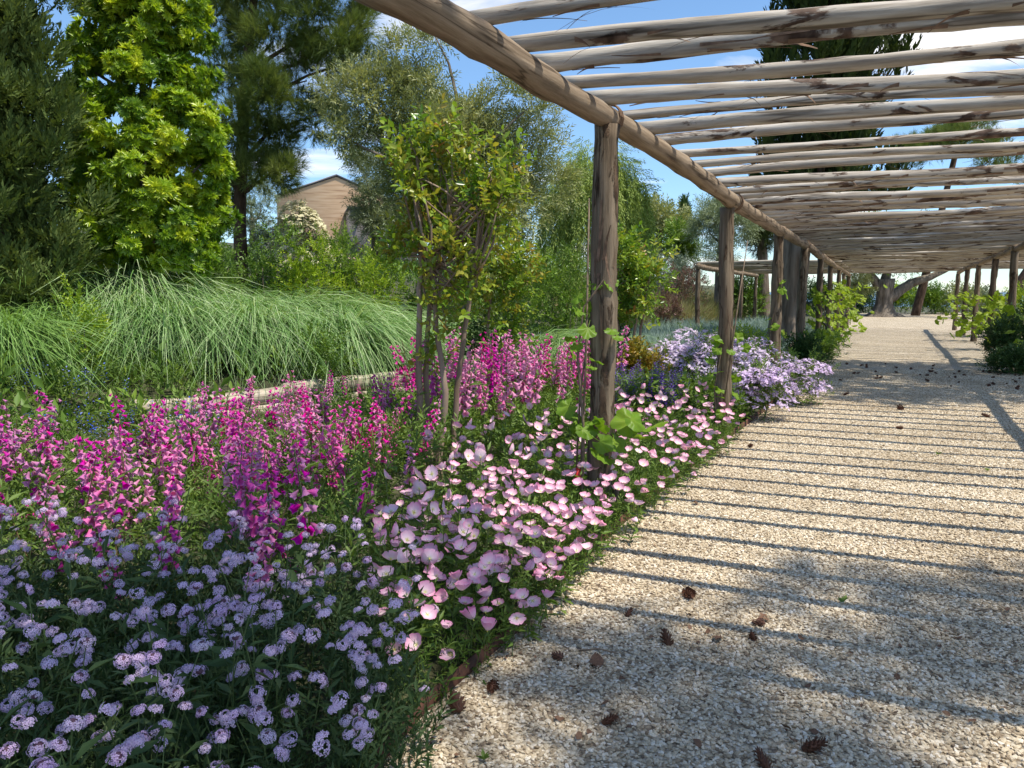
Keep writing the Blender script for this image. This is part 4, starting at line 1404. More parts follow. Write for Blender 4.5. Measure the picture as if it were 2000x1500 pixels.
# ------------------------------------------------------------------ shrubs and grasses
def shrub(name, label, px, py, D, wpx, hpx, leafm, T, n, size, cat='shrub', seed=1, k=7, base=None, depth=.8, flowers=None, group=None, **kw):
    """px,py = centre of the shrub in the picture"""
    c = at(px, py, D)
    zb = float(height(c[0], c[1]))
    R_ = wpx / 2 / FPX * D; Hh = max(hpx / 2 / FPX * D, .1)
    r = np.random.default_rng(seed)
    t = thing(name, label, cat, (c[0], c[1], zb), 0, group)
    top = c[2] + Hh - zb
    cl = []
    for i in range(k):
        a = r.uniform(0, 2 * PI); q = math.sqrt(r.uniform(.05, 1)) * .62
        z = top * r.uniform(.35, .82)
        cl.append((math.cos(a) * R_ * q, math.sin(a) * R_ * q * depth, z, R_ * .42, R_ * .42 * depth, max(top * .26, .06)))
    cl.append((0, 0, top * .35, R_ * .8, R_ * .8 * depth, top * .38))
    kw2 = dict(up=.8, out=.7, shell=.35, sub=9, subr=.42, bright=.16); kw2.update(kw)
    g = Geo(); scatter_crown(g, cl, T, int(n * .66), (size[0] * 1.17, size[1] * 1.17), seed=seed, **kw2)
    link('foliage', g.mesh('foliage', leafm), t)
    g = Geo()
    for i in range(5):
        a = r.uniform(0, 2 * PI)
        limb(g, (math.cos(a) * .06, math.sin(a) * .06, -.05), (math.cos(a) * R_ * .5, math.sin(a) * R_ * .4, top * .6), .014, .005, 5, .06, r)
    link('stems', g.mesh('stems', M['bark_olive'], True), t)
    if flowers:
        fm, FT, fn, fs = flowers
        g = Geo()
        q = norm(r.normal(0, 1, (fn, 3))); q[:, 2] = np.abs(q[:, 2]) * .9 + .1
        ci = r.integers(0, len(cl), fn)
        C = np.array(cl)[ci]
        pos = C[:, :3] + q * C[:, 3:6] * 1.18
        d = q * .7 + np.array([0, 0, .8]) + r.normal(0, .4, (fn, 3))
        pos = pos + r.normal(0, .05, (fn, 3)) * C[:, 3:6]
        g.inst(FT, frames(d, np.array([0, -1.0, .2]), r.uniform(fs[0], fs[1], fn), r, .3), pos, np.full(fn, .5))
        o = link('blossoms', g.mesh('blossoms', fm), t); o['kind'] = 'stuff'
    return t


def floret_template(k=5, n_head=7, spread=.6, seed=3, L=.34, w=.16):
    """flat heads of small k petal florets, facing +Y"""
    r = np.random.default_rng(seed)
    g = Geo()
    for i in range(n_head):
        a = i * 2.4; q = math.sqrt(i / max(n_head - 1, 1)) * spread
        c = np.array([math.cos(a) * q, -.25 * q * q + r.normal(0, .03), math.sin(a) * q])
        for j in range(k):
            b_ = j / k * 2 * PI + r.uniform(-.1, .1)
            e = np.array([math.cos(b_), .12, math.sin(b_)]); s_ = np.array([-math.sin(b_), 0, math.cos(b_)])
            V = [c, c + e * L * .6 - s_ * w, c + e * L, c + e * L * .6 + s_ * w]
            g.add(V, [np.array([(0, 1, 2, 3)])], 0, np.array([0., .7, 1., .7]))
    V, F, R_ = g.template()
    return V, F, R_


HEAD = floret_template()


def blade_tussock(n, L, spread, droop, width, rng, lean=(0, 0), seg=6, curl=1.0):
    """arching grass blades from one crown"""
    g = Geo()
    a = rng.uniform(0, 2 * PI, n)
    tilt = np.abs(rng.normal(.35, .28, n)) * spread
    ln = L * rng.uniform(.55, 1.1, n)
    t = np.linspace(0, 1, seg)
    base = np.stack([np.cos(a), np.sin(a), np.zeros(n)], 1) * (rng.uniform(0, .13, n) * L)[:, None]
    dirh = np.stack([np.cos(a), np.sin(a)], 1) * np.sin(tilt)[:, None] + np.array(lean)
    up = np.cos(tilt)
    dr = droop * rng.uniform(.7, 1.3, n)
    X = base[:, None, 0] + (dirh[:, 0] * ln)[:, None] * (t + curl * .5 * t ** 2)[None]
    Y = base[:, None, 1] + (dirh[:, 1] * ln)[:, None] * (t + curl * .5 * t ** 2)[None]
    Z = (up * ln)[:, None] * t[None] - (dr * ln)[:, None] * (t ** 2.4)[None]
    P = np.stack([X, Y, Z], 2)
    tang = np.gradient(P, axis=1)
    side = norm(np.cross(tang, np.array([0, 0, 1.0]) + rng.normal(0, .25, (n, 1, 3))))
    w = width * rng.uniform(.6, 1.2, n)[:, None] * (1 - t ** 1.6 * .92)[None]
    A = P - side * w[..., None]; B = P + side * w[..., None]
    V = np.stack([A, B], 2).reshape(-1, 3)
    b0_ = (np.arange(n) * seg * 2)[:, None] + (np.arange(seg - 1) * 2)[None]
    F = np.stack([b0_, b0_ + 1, b0_ + 3, b0_ + 2], 2).reshape(-1, 4)
    rnd = np.repeat(.47 + rng.normal(0, .24, n), seg * 2) + np.tile(np.repeat(t * .25 - .1, 2), n)
    g.add(V, [F], 0, rnd)
    return g


grng = np.random.default_rng(101)
TUSS = [blade_tussock(1150, 1.8, .85, .85, .0085, grng, (.24, -.36)).mesh('tussock', M['grass2']) for _ in range(3)]
TUSL = [blade_tussock(900, 1.6, .8, .85, .0085, grng, (.2, -.28)).mesh('tussock', M['grass']) for _ in range(2)]
ORD = ['leftmost', 'second from the left', 'third from the left', 'fourth from the left', 'fifth from the left', 'sixth from the left', 'second from the right', 'rightmost']
GL = ['fountain grass tussock above the logs, %s of the front row' % q for q in ORD] + ['fountain grass tussock below the shrubs, %s of the back row' % q for q in ORD[1:5] + ['fifth from the left', 'third from the right', 'second from the right', 'rightmost', 'leftmost']]
tus_lab = 'fountain grass tussock arching down the bank above the logs'
for gi_, (px, py, D, s, kind) in enumerate([(20, 660, 8.3, 1.0, 1), (110, 640, 8.9, 1.0, 1), (-40, 640, 8.0, 1.0, 1), (60, 600, 9.6, 1.0, 1),
                             (240, 690, 9.0, 1.0, 0), (330, 680, 9.2, 1.1, 0), (415, 675, 9.5, 1.1, 0), (500, 672, 9.8, 1.15, 0), (585, 668, 10.2, 1.1, 0), (665, 665, 10.6, 1.1, 0), (735, 660, 11.0, 1.05, 0), (785, 655, 11.6, .95, 0),
                             (270, 615, 10.0, 1.05, 0), (370, 610, 10.3, 1.1, 0), (460, 606, 10.6, 1.1, 0), (560, 600, 11.0, 1.15, 0), (650, 600, 11.4, 1.1, 0), (730, 605, 12.0, 1.0, 0), (800, 600, 12.6, .95, 0), (190, 620, 9.8, 1.0, 0)]):
    c = at(px, py, D + (0 if kind else .75) + grng.normal(0, .12)); z = float(height(c[0], c[1]))
    me = (TUSL if kind else TUSS)[int(grng.integers(0, 2))]
    o = link('grass_tussock', me, None, (c[0], c[1], z), (grng.normal(0, .04), grng.normal(0, .04), grng.normal(0, .42)), s * grng.uniform(.78, 1.06))
    tag(o, ['broad bladed green tussock nearest the left edge, lower row', 'broad bladed green tussock next to the leafy shoot', 'broad bladed green tussock cut by the left edge', 'broad bladed green tussock under the dark conifer'][gi_] if kind else GL[gi_ - 4], 'grass', 'broad bladed tussocks at the left edge' if kind else 'fountain grass on the bank')
c = at(1060, 600, 13.5)
for dx_, dy_ in [(-.3, 0), (.35, .3), (.05, .8), (.5, -.4)]:
    o = link('grass_tussock', TUSS[2], None, (c[0] + dx_, c[1] + dy_, float(height(c[0] + dx_, c[1] + dy_))), (0, 0, grng.uniform(0, 1)), .95)
    tag(o, 'fountain grass tussock seen between magenta spikes and the thick post', 'grass', 'fountain grass left of the thick post')

# green mass on the bank behind the grasses
S = shrub
S('shrub', 'upright fresh green shrub in front of the dark conifer', 190, 500, 10.8, 120, 90, M['shrub'], SHR, 800, (.12, .2), seed=201)
S('shrub', 'dense mid green shrub below the glossy laurel tree', 300, 495, 11.5, 150, 90, M['shrub'], SHR, 900, (.12, .2), seed=202)
S('shrub', 'fine leaved green shrub at the foot of the pine trunk', 420, 490, 12.0, 170, 110, M['shrub'], SHR, 1100, (.11, .19), seed=203)
S('shrub', 'mid green shrub right of the pine trunk', 530, 490, 12.3, 130, 100, M['shrub'], SHR, 900, (.11, .19), seed=204)
S('shrub', 'yellow green shrub in front of the white flowering shrub', 600, 500, 12.2, 120, 80, M['shrub_yellow'], SHR, 800, (.11, .18), seed=205)
S('shrub', 'green shrub below the house windows', 655, 510, 12.8, 110, 80, M['shrub'], SHR, 800, (.11, .19), seed=206)
S('shrub', 'bright yellow green shrub behind the top of the fountain grass', 735, 530, 12.6, 150, 100, M['shrub_yellow'], SHR, 1100, (.11, .18), seed=207)
S('shrub', 'leafy green shrub hidden behind the slender tree stems', 850, 560, 13.4, 150, 140, M['shrub'], SHR, 1100, (.12, .2), seed=208)
S('shrub', 'dark leafy shrub behind the thin stemmed young tree', 960, 640, 10.0, 130, 120, M['shrub_dark'], SHR, 900, (.11, .19), seed=209)
S('shrub', 'soft light green shrub under the olive tree', 1030, 540, 15.0, 150, 110, M['shrub'], SHR, 900, (.13, .22), seed=210)
S('shrub', 'green shrub under the weeping tree', 1105, 560, 15.5, 110, 120, M['shrub'], SHR, 900, (.13, .22), seed=211)
S('shrub', 'tall soft green shrub filling the gap under the weeping tree', 1090, 520, 21, 130, 110, M['shrub'], SHR, 1000, (.15, .26), seed=236)
S('shrub', 'rounded green shrub at the right foot of the weeping tree', 1210, 520, 21, 100, 90, M['shrub'], SHR, 900, (.15, .26), seed=237)
S('shrub', 'white flowering shrub with cream flower heads before the house', 592, 452, 15.5, 150, 64, M['olive_grey'], SHR, 900, (.12, .2), seed=212, flowers=(M['white'], HEAD, 850, (.06, .12)))
S('shrub', 'smaller cream flowered shrub beside the pine trunk', 515, 450, 15.8, 70, 44, M['olive_grey'], SHR, 500, (.12, .2), seed=213, flowers=(M['white'], HEAD, 260, (.04, .08)))
S('shrub', 'grey green shrub with pale pink flowers near the house corner', 680, 490, 13.2, 80, 60, M['olive_grey'], SHR, 500, (.1, .18), seed=214, flowers=(M['palepink'], HEAD, 40, (.05, .09)))
S('shrub', 'low shrub dotted with pale pink flowers by the conifer', 215, 510, 10.2, 110, 60, M['shrub'], SHR, 500, (.1, .17), seed=215, flowers=(M['palepink'], HEAD, 60, (.05, .08)))
S('shrub', 'bright leafy shoot growing between the two grass clumps', 165, 650, 8.2, 60, 160, M['shrub_yellow'], SHR, 350, (.1, .17), seed=216, k=4)
S('shrub', 'small leafy plant in front of the fountain grass above the logs', 630, 690, 9.2, 90, 90, M['shrub'], SHR, 350, (.1, .17), seed=217, k=4)
S('shrub', 'pale seaside shrub with greyish leaves under the distant olive', 1330, 505, 30, 130, 40, M['shrub_grey'], SHR, 900, (.22, .36), seed=218)
S('shrub', 'purple red shrub band on the far slope', 1330, 530, 29, 120, 16, M['redplant'], SHR, 900, (.14, .24), seed=219)
S('shrub', 'low dark red shrub left of the side pergola corner post', 1300, 592, 22, 70, 26, M['redplant'], SHR, 600, (.13, .22), seed=220)
S('shrub', 'dark green mass of shrubs behind the side pergola posts', 1465, 580, 34, 120, 60, M['shrub'], SHR, 1100, (.25, .4), seed=221)
S('shrub', 'bronze and yellow leaved shrub left of the lilac flowers', 1262, 715, 9.0, 110, 90, M['orange'], MYR, 420, (.09, .15), seed=222)
S('shrub', 'low yellow green shrub behind the lilac flowers', 1440, 668, 13.2, 150, 40, M['shrub_yellow'], SHR, 700, (.11, .18), seed=223)
S('shrub', 'green shrub round the foot of the second tree', 1180, 700, 9.6, 110, 110, M['shrub_dark'], SHR, 700, (.1, .17), seed=224)
S('shrub', 'small leaved shrub below the black hose on the path edge', 1612, 690, 16.0, 60, 60, M['shrub'], SHR, 700, (.12, .2), seed=225)
S('shrub', 'grey green bush spilling onto the path by the left posts', 1575, 690, 13.4, 90, 50, M['shrub_dark'], SHR, 700, (.11, .18), seed=226)
S('shrub', 'large dark green bush at the foot of the near right post', 1985, 672, 14.6, 110, 120, M['shrub_dark'], SHR, 1600, (.12, .2), seed=227)
S('shrub', 'low dark bush beside the path at the right edge', 1985, 715, 13.2, 110, 60, M['shrub_dark'], SHR, 1100, (.1, .17), seed=228)
S('shrub', 'grey green grassy bush behind the near right post', 1940, 605, 24, 80, 60, M['shrub_grey'], SHR, 900, (.18, .3), seed=229)
S('shrub', 'yellow green bush top at the right edge under the leaning pine', 1990, 575, 26, 60, 40, M['shrub_yellow'], SHR, 500, (.18, .3), seed=230)
S('hedge', 'dark shaded hedge left of the gnarled old trunk', 1690, 590, 52, 60, 50, M['shrub_dark'], SHR, 900, (.35, .55), cat='hedge', seed=231)
S('hedge', 'bright green hedge right of the gnarled old trunk', 1765, 585, 52, 70, 44, M['shrub_yellow'], SHR, 900, (.35, .55), cat='hedge', seed=232)
S('hedge', 'grey green hedge before the sea under the branch', 1815, 592, 50, 80, 44, M['shrub'], SHR, 900, (.35, .55), cat='hedge', seed=233)
S('hedge', 'dull green hedge behind the right row of posts', 1895, 592, 48, 110, 40, M['olive'], SHR, 900, (.35, .55), cat='hedge', seed=234)
S('hedge', 'dark hedge closing the view behind the left row of posts', 1600, 585, 46, 110, 50, M['shrub_dark'], SHR, 1000, (.35, .55), cat='hedge', seed=235)

# lilac asters round the second and third posts
LIL = floret_template(5, 4, .7, 5, .38, .14)
for i, (px, py, D, w_, h_, lab) in enumerate([
        (1345, 725, 9.2, 170, 150, 'pale lilac flowering bush at the left, behind the dark purple spikes'),
        (1410, 745, 9.0, 170, 140, 'pale lilac flowering bush directly behind the second post'),
        (1475, 785, 8.4, 160, 120, 'lilac flowering bush spilling over the gravel right of the second post'),
        (1540, 760, 9.6, 160, 110, 'lilac flowering bush farthest out on the gravel'),
        (1490, 715, 10.8, 160, 110, 'lilac flowering bush at the foot of the third post'),
        (1400, 695, 11.0, 160, 90, 'lilac flowering bush farthest back toward the lavender')]):
    S('aster_bush', lab, px, py, D, w_, h_, M['bed'], SHR, 750, (.07, .13), cat='flowering bush', seed=300 + i, flowers=(M['lilac'], LIL, 950, (.03, .052)), group='lilac flowering bushes by the posts')

# grey lavender field, straw meadow and other ground cover
g = Geo(); r = np.random.default_rng(111)
LAVT = tuft(12, 1.0, .03, .35, 5)
pts = []
while len(pts) < 2600:
    s = r.uniform(5, 17); off = -r.uniform(.5, 4.6)
    p = rowpt(s, off)
    if abs(p[0] - 6.05) < .7 and abs(p[1] - 16.3) < .7:
        continue
    pts.append((p[0], p[1], float(height(p[0], p[1]))))
pts = np.array(pts)
bumps = .5 + .5 * np.sin(pts[:, 0] * 2.1 + pts[:, 1] * .7) * np.cos(pts[:, 1] * 1.9)
dirs = np.stack([r.normal(0, .4, len(pts)), r.normal(0, .4, len(pts)), np.ones(len(pts))], 1)
g.inst(LAVT, frames(dirs, None, .34 + .2 * bumps, r), pts + np.array([0, 0, .08]), .5 + r.normal(0, .12, len(pts)) + .12 * (bumps - .5))
tag(link('lavender_field', g.mesh('lavender_field', M['lavender'])), 'drift of blue grey lavender left of the far posts', 'lavender', None, 'stuff')

g = Geo()
ST = tuft(14, 1.0, .018, .3, 6)
pts = []
while len(pts) < 2600:
    s = r.uniform(14, 34); off = -r.uniform(4.8, 10.5)
    p = rowpt(s, off)
    pts.append((p[0], p[1], float(height(p[0], p[1]))))
pts = np.array(pts)
dirs = np.stack([r.normal(.2, .3, len(pts)), r.normal(0, .3, len(pts)), np.ones(len(pts))], 1)
g.inst(ST, frames(dirs, None, r.uniform(.5, .95, len(pts)), r), pts, .5 + r.normal(0, .2, len(pts)) + .3 * np.sin(pts[:, 0] * .8 + 1) * np.sin(pts[:, 1] * .35))
tag(link('meadow_grass', g.mesh('meadow_grass', M['straw'])), 'straw coloured meadow grass on the slope behind the side pergola', 'meadow grass', None, 'stuff')

# general ground cover on the bank
g = Geo()
pts = []
while len(pts) < 3600:
    s = r.uniform(-6, 32); off = -r.uniform(5.0, 26) if s > 2 else -r.uniform(5, 12)
    p = rowpt(s, off)
    if p[1] < 4.5:
        continue
    pts.append((p[0], p[1], float(height(p[0], p[1]))))
pts = np.array(pts)
dirs = np.stack([r.normal(0, .4, len(pts)), r.normal(0, .4, len(pts)), np.ones(len(pts))], 1)
g.inst(SHR[0], frames(dirs, None, r.uniform(.25, .55, len(pts)), r), pts, .5 + r.normal(0, .15, len(pts)))
tag(link('bank_vegetation', g.mesh('bank_vegetation', M['shrub'])), 'mixed low greenery covering the bank', 'ground cover', None, 'stuff')

# ------------------------------------------------------------------ the flower bed
edge_pts = np.array(EDGE)


def edge_x(y):
    return np.interp(y, edge_pts[:, 1], edge_pts[:, 0])


LOGL = [la[:2], lb[:2]]
NAR = sprig(leaf_rhomb(1, .11, .03, .12), 12, 1.0, .75, .42, 8)
WID = sprig(leaf_oval(1, .22, .05, .2), 9, 1.0, .85, .42, 9)


def bed_foliage(name, label, n, test, T, hgt, size, mat, seed, box_=(-6, 5, 1.0, 13), over=-.05):
    r = np.random.default_rng(seed)
    out = []
    while len(out) < n:
        x = r.uniform(box_[0], box_[1], 4000); y = r.uniform(box_[2], box_[3], 4000)
        keep = (x < edge_x(y) + over) & (leftness(x, y) < logline(y) - .12) & test(x, y)
        out += list(np.stack([x, y], 1)[keep])
    P = np.array(out[:n])
    z = height(P[:, 0], P[:, 1])
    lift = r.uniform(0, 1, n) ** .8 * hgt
    dirs = np.stack([r.normal(0, .55, n), r.normal(0, .55, n), np.ones(n)], 1)
    g = Geo()
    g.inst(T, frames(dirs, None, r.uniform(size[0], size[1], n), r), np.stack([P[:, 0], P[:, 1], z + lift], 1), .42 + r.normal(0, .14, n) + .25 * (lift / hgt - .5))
    return tag(link(name, g.mesh(name, mat)), label, 'foliage', None, 'stuff')


prim_poly = np.array([(-.36, 2.35), (.10, 2.95), (.33, 3.55), (1.04, 4.75), (2.25, 7.1), (2.15, 7.9), (1.1, 7.4), (.35, 6.3), (-.35, 5.4), (-.55, 4.4), (-.75, 3.6), (-.62, 2.9)])
verb_poly = np.array([(-.36, 1.0), (-.22, 2.15), (-.52, 2.75), (-.95, 3.1), (-2.2, 3.2), (-2.8, 3.0), (-2.2, 1.15)])
inP = lambda x, y: inside(prim_poly, x, y)
inV = lambda x, y: inside(verb_poly, x, y)
rest = lambda x, y: ~inside(prim_poly, x, y) & ~inside(verb_poly, x, y)
bed_foliage('primrose_foliage', 'narrow fresh green leaves under the pale pink flowers', 5200, inP, NAR, .15, (.06, .115), M['bed'], 401, over=.1)
bed_foliage('verbena_foliage', 'dark green leafy stems under the lavender coloured flowers', 4200, inV, NAR, .30, (.06, .14), M['verbleaf'], 402, over=.22)
nearlog = lambda x, y: (leftness(x, y) > 3.0) & (y > 5.4)
bed_foliage('low_growth', 'low green carpet in front of the stacked logs', 2900, lambda x, y: nearlog(x, y), NAR, .07, (.05, .10), M['bed'], 405)
bed_foliage('bed_foliage', 'light green leaves and stems under the magenta spikes', 7600, lambda x, y: rest(x, y) & (y < 9) & ~nearlog(x, y), NAR, .40, (.09, .18), M['bed'], 403)
bed_foliage('bed_undergrowth', 'broad leaved low growth further back in the bed', 1700, lambda x, y: rest(x, y) & (y > 6) & ~nearlog(x, y), WID, .32, (.12, .22), M['shrub'], 404)


g = Geo()
br_ = np.random.default_rng(406)
bp = br_.uniform((-9, 5.2), (-3.4, 8.6), (5200, 2))
bp = bp[leftness(bp[:, 0], bp[:, 1]) > logline(bp[:, 1]) - .3][:1900]
nb = len(bp)
g.inst(NAR, frames(np.stack([br_.normal(0, .5, nb), br_.normal(-.2, .5, nb), np.ones(nb)], 1), None, br_.uniform(.14, .26, nb), br_), np.stack([bp[:, 0], bp[:, 1], height(bp[:, 0], bp[:, 1]) + br_.uniform(0, .22, nb)], 1), .45 + br_.normal(0, .16, nb))
tag(link('bank_foliage', g.mesh('bank_foliage', M['bed'])), 'leafy growth left of the log ends below the broad grass', 'foliage', None, 'stuff')


# evening primroses --------------------------------------------------
def primrose_mesh(seed, openness):
    r = np.random.default_rng(seed)
    g = Geo()
    nu, nv = 5, 5
    for k in range(4):
        a0 = k * PI / 2 + r.uniform(-.08, .08)
        u = np.linspace(-1, 1, nu); v = np.linspace(0, 1, nv)
        U, Vv = np.meshgrid(u, v)
        half = (.16 + .62 * np.sin(np.clip(Vv * 1.15, 0, 1.3) * 1.25)) * (1 - .10 * (Vv > .95))
        notch = 1 - .10 * np.exp(-(U * 3) ** 2) * Vv ** 6
        rad = Vv * notch
        ang = a0 + U * half * .95 / np.maximum(.35 + Vv * .65, .2)
        lift = openness * (Vv ** 1.5) * .62 + .06 * np.sin(U * 3 + k) * Vv + .10 * U ** 2 * Vv
        out = rad * (1 - .20 * openness * Vv)
        X = np.cos(ang) * out; Y = np.sin(ang) * out; Z = lift + .012 * k + r.normal(0, .012, U.shape) * Vv
        Vx = np.stack([X.ravel(), Y.ravel(), Z.ravel()], 1)
        F = []
        for i in range(nv - 1):
            for j in range(nu - 1):
                F.append((i * nu + j, i * nu + j + 1, (i + 1) * nu + j + 1, (i + 1) * nu + j))
        g.add(Vx, F, 0, np.clip(Vv + .1 * np.abs(np.sin(U * 9)) * Vv, 0, 1).ravel())
    return g.mesh('primrose_flower', M['primrose'], True)


FLW = [primrose_mesh(i, o) for i, o in enumerate([.6, .75, .9, 1.1, 1.4, .7])]
gc = Geo()
for k in range(4):
    a = k * PI / 2 + .3
    V, F = tube([(0, 0, .05), (math.cos(a) * .08, math.sin(a) * .08, .2), (math.cos(a) * .2, math.sin(a) * .2, .3)], [.018, .018, .03], 4); gc.add(V, F)
V, F = tube([(0, 0, -.1), (0, 0, .1)], [.06, .07], 6); gc.add(V, F)
CENT = gc.mesh('flower_center', M['yellow'])


def stem_mesh(h, seed, leaves=7, r0=.0028, ls=.055, mat='stem', lean=.08, leafmat='bed', T=None):
    r = np.random.default_rng(seed)
    a = r.uniform(0, 2 * PI)
    t = np.linspace(0, 1, 5)
    P = np.stack([math.cos(a) * lean * h * t ** 2, math.sin(a) * lean * h * t ** 2, t * h], 1)
    g = Geo()
    V, F = tube(P, np.linspace(r0, r0 * .65, 5), 5, False); g.add(V, F)
    n = leaves
    tt = r.uniform(.12, .88, n)
    pos = np.stack([np.interp(tt, t, P[:, i]) for i in range(3)], 1)
    an_ = r.uniform(0, 2 * PI, n)
    d = np.stack([np.cos(an_), np.sin(an_), r.uniform(.1, .9, n)], 1)
    g.inst(T or leaf_rhomb(1, .13, .03, .15), frames(d, None, ls * r.uniform(.7, 1.3, n), r), pos, .5 + r.normal(0, .15, n), 1)
    return g.mesh('stem', [M[mat], M[leafmat]]), P[-1]


PSTEM = [stem_mesh(.38, 500 + i, 9, .0022, .07) for i in range(6)]
frng = np.random.default_rng(405)
P = np.concatenate([sample_poly(prim_poly, 215, frng, .06), sample_poly(np.array([(-.34, 2.38), (.14, 2.95), (.36, 3.6), (-.1, 3.9), (-.45, 3.3), (-.55, 2.8)]), 70, frng, .05)])
extra = sample_poly(np.array([(.75, 4.4), (2.2, 7.0), (2.0, 7.1), (.5, 4.6)]), 14, frng, .05)
P = np.concatenate([P, extra])
for i, (x, y) in enumerate(P):
    k = int(frng.integers(0, 6))
    me, tip = PSTEM[k]
    front = np.clip((edge_x(y) - x) / .45, 0, 1.25)
    hs_ = float((.62 + .5 * front) * frng.uniform(.8, 1.15))
    o = link('evening_primrose', me, None, (x, y, float(height(x, y)) - .01), (frng.normal(0, .10), frng.normal(0, .10), frng.normal(0, .35)), (1, 1, hs_))
    tag(o, 'pale pink four petalled flower in the drift around the thick post', 'flower', 'pale pink flowers round the thick post')
    f = link('flower', FLW[int(frng.integers(0, 6))], o, tuple(tip))
    s_ = .038 * frng.uniform(.82, 1.18)
    f.scale = (s_, s_, s_ / hs_)
    f.rotation_euler = (frng.normal(0.6, .4), frng.normal(.15, .4), frng.uniform(0, 6.28))
    link('flower_center', CENT, f)


# the rest of the drift, past the first three hundred flowers
g = Geo()
FT_ = []
for q in range(3):
    fm = FLW[q + 1]
    co = np.array([v.co[:] for v in fm.vertices]); fa = np.array([p.vertices[:] for p in fm.polygons])
    ra = np.array([d_.value for d_ in fm.attributes['rnd'].data])
    FT_.append((co, [fa], ra))
Pm = np.concatenate([sample_poly(prim_poly, 330, frng, .04), sample_poly(np.array([(-.34, 2.45), (.2, 3.0), (.6, 3.9), (.2, 4.6), (-.5, 4.2), (-.5, 2.9)]), 110, frng, .035)])
for i, (x, y) in enumerate(Pm):
    h_ = frng.uniform(.2, .40)
    d_ = np.array([[frng.normal(0, .3), frng.normal(-.35, .3), 1.0]])
    Mx = frames(d_, np.array([0, 1.0, .1]), .037 * frng.uniform(.8, 1.15), frng, .5)
    Mx = Mx[:, :, [0, 2, 1]]
    g.inst(FT_[i % 3], Mx, np.array([[x, y, h_]]), np.zeros(1))
tag(link('primrose_flowers', g.mesh('primrose_flowers', M['primrose'], True)), 'lower pale pink flowers filling the drift between the single ones', 'flowers', None, 'stuff')


# penstemons ---------------------------------------------------------
def bell_mesh(seed, mat):
    r = np.random.default_rng(seed)
    n = 10
    prof = [(0, .10), (.18, .16), (.45, .22), (.75, .34), (.92, .40)]
    V, R_ = [], []
    for i, (y, q) in enumerate(prof):
        a = np.arange(n) / n * 2 * PI
        V.append(np.stack([np.cos(a) * q, np.full(n, y), np.sin(a) * q * .85], 1)); R_.append(np.full(n, i / 5))
    a = np.arange(n) / n * 2 * PI
    lob = np.where(np.arange(n) % 2 == 0, .60, .42)
    V.append(np.stack([np.cos(a) * lob, np.where(np.arange(n) % 2 == 0, 1.02, .92), np.sin(a) * lob * .9], 1)); R_.append(np.ones(n))
    V = np.concatenate(V); R_ = np.concatenate(R_)
    F = [(i * n + j, i * n + (j + 1) % n, (i + 1) * n + (j + 1) % n, (i + 1) * n + j) for i in range(5) for j in range(n)]
    g = Geo(); g.add(V + r.normal(0, .01, V.shape), F, 0, R_)
    return g


BELLG = [bell_mesh(i, None) for i in range(3)]
BELLS = {'bell': [b_.mesh('bell', M['bell'], True) for b_ in BELLG], 'bell2': [b_.mesh('bell', M['bell2'], True) for b_ in BELLG]}
BT = [b_.template() for b_ in BELLG]
BT = [(v, f, rr_ + .5) for v, f, rr_ in BT]


def spike_layout(h, n, r, top):
    """positions and directions of hanging bells up a stalk"""
    tt = np.linspace(1 - top, 1.0, n)
    a = np.arange(n) * 2.2 + r.uniform(-.5, .5, n)
    d = np.stack([np.cos(a), np.sin(a), -r.uniform(.5, 1.5, n)], 1)
    pos = np.stack([np.cos(a) * .014, np.sin(a) * .014, tt * h + r.normal(0, .010, n)], 1)
    size = (.045 - .021 * (tt - (1 - top)) / top) * r.uniform(.85, 1.15, n)
    return pos, d, size


penr = np.random.default_rng(410)
PSTK = [stem_mesh(.78, 520 + i, 16, .0036, .085, 'stem_red' if i % 2 else 'stem', .10) for i in range(5)]
ORN = lambda o: None
SP_FAR = []
for i in range(6):
    r = np.random.default_rng(530 + i)
    pos, d, sz = spike_layout(.78, 24, r, .46)
    for m_ in ('bell', 'bell2'):
        g = Geo()
        k_ = r.integers(0, 3)
        g.inst(BT[k_], frames(d, None, sz, r, .2), pos, np.zeros(len(pos)))
        SP_FAR.append((m_, g.mesh('bells', M[m_], True)))
regions = [
    (np.array([(-.8, 2.45), (-.7, 3.7), (-1.2, 4.6), (-3.6, 5.2), (-4.0, 4.2), (-2.6, 3.2)]), 104, 'bell2', (.58, .85), 'magenta bell flower spike in the drift left of the multi stemmed tree', 'bell flower spikes left of the tree'),
    (np.array([(-.75, 3.6), (-.5, 4.5), (-1.0, 6.6), (-2.8, 6.6), (-2.6, 4.8)]), 76, 'bell', (.45, .78), 'pink bell flower spike in front of the stacked logs', 'bell flower spikes before the logs'),
    (np.array([(-.4, 5.6), (.35, 6.5), (1.2, 7.6), (1.3, 8.6), (-.2, 9.0), (-1.0, 7.2)]), 70, 'bell', (.75, 1.08), 'bright pink bell flower spike between the slender tree and the thick post', 'bell flower spikes between tree and thick post'),
    (np.array([(-1.4, 6.8), (-.9, 7.2), (-.5, 9.0), (-2.2, 9.2), (-2.9, 7.6)]), 16, 'bell', (.4, .62), 'small pink flower spike just below the right end of the logs', 'flower spikes at the right end of the logs'),
]
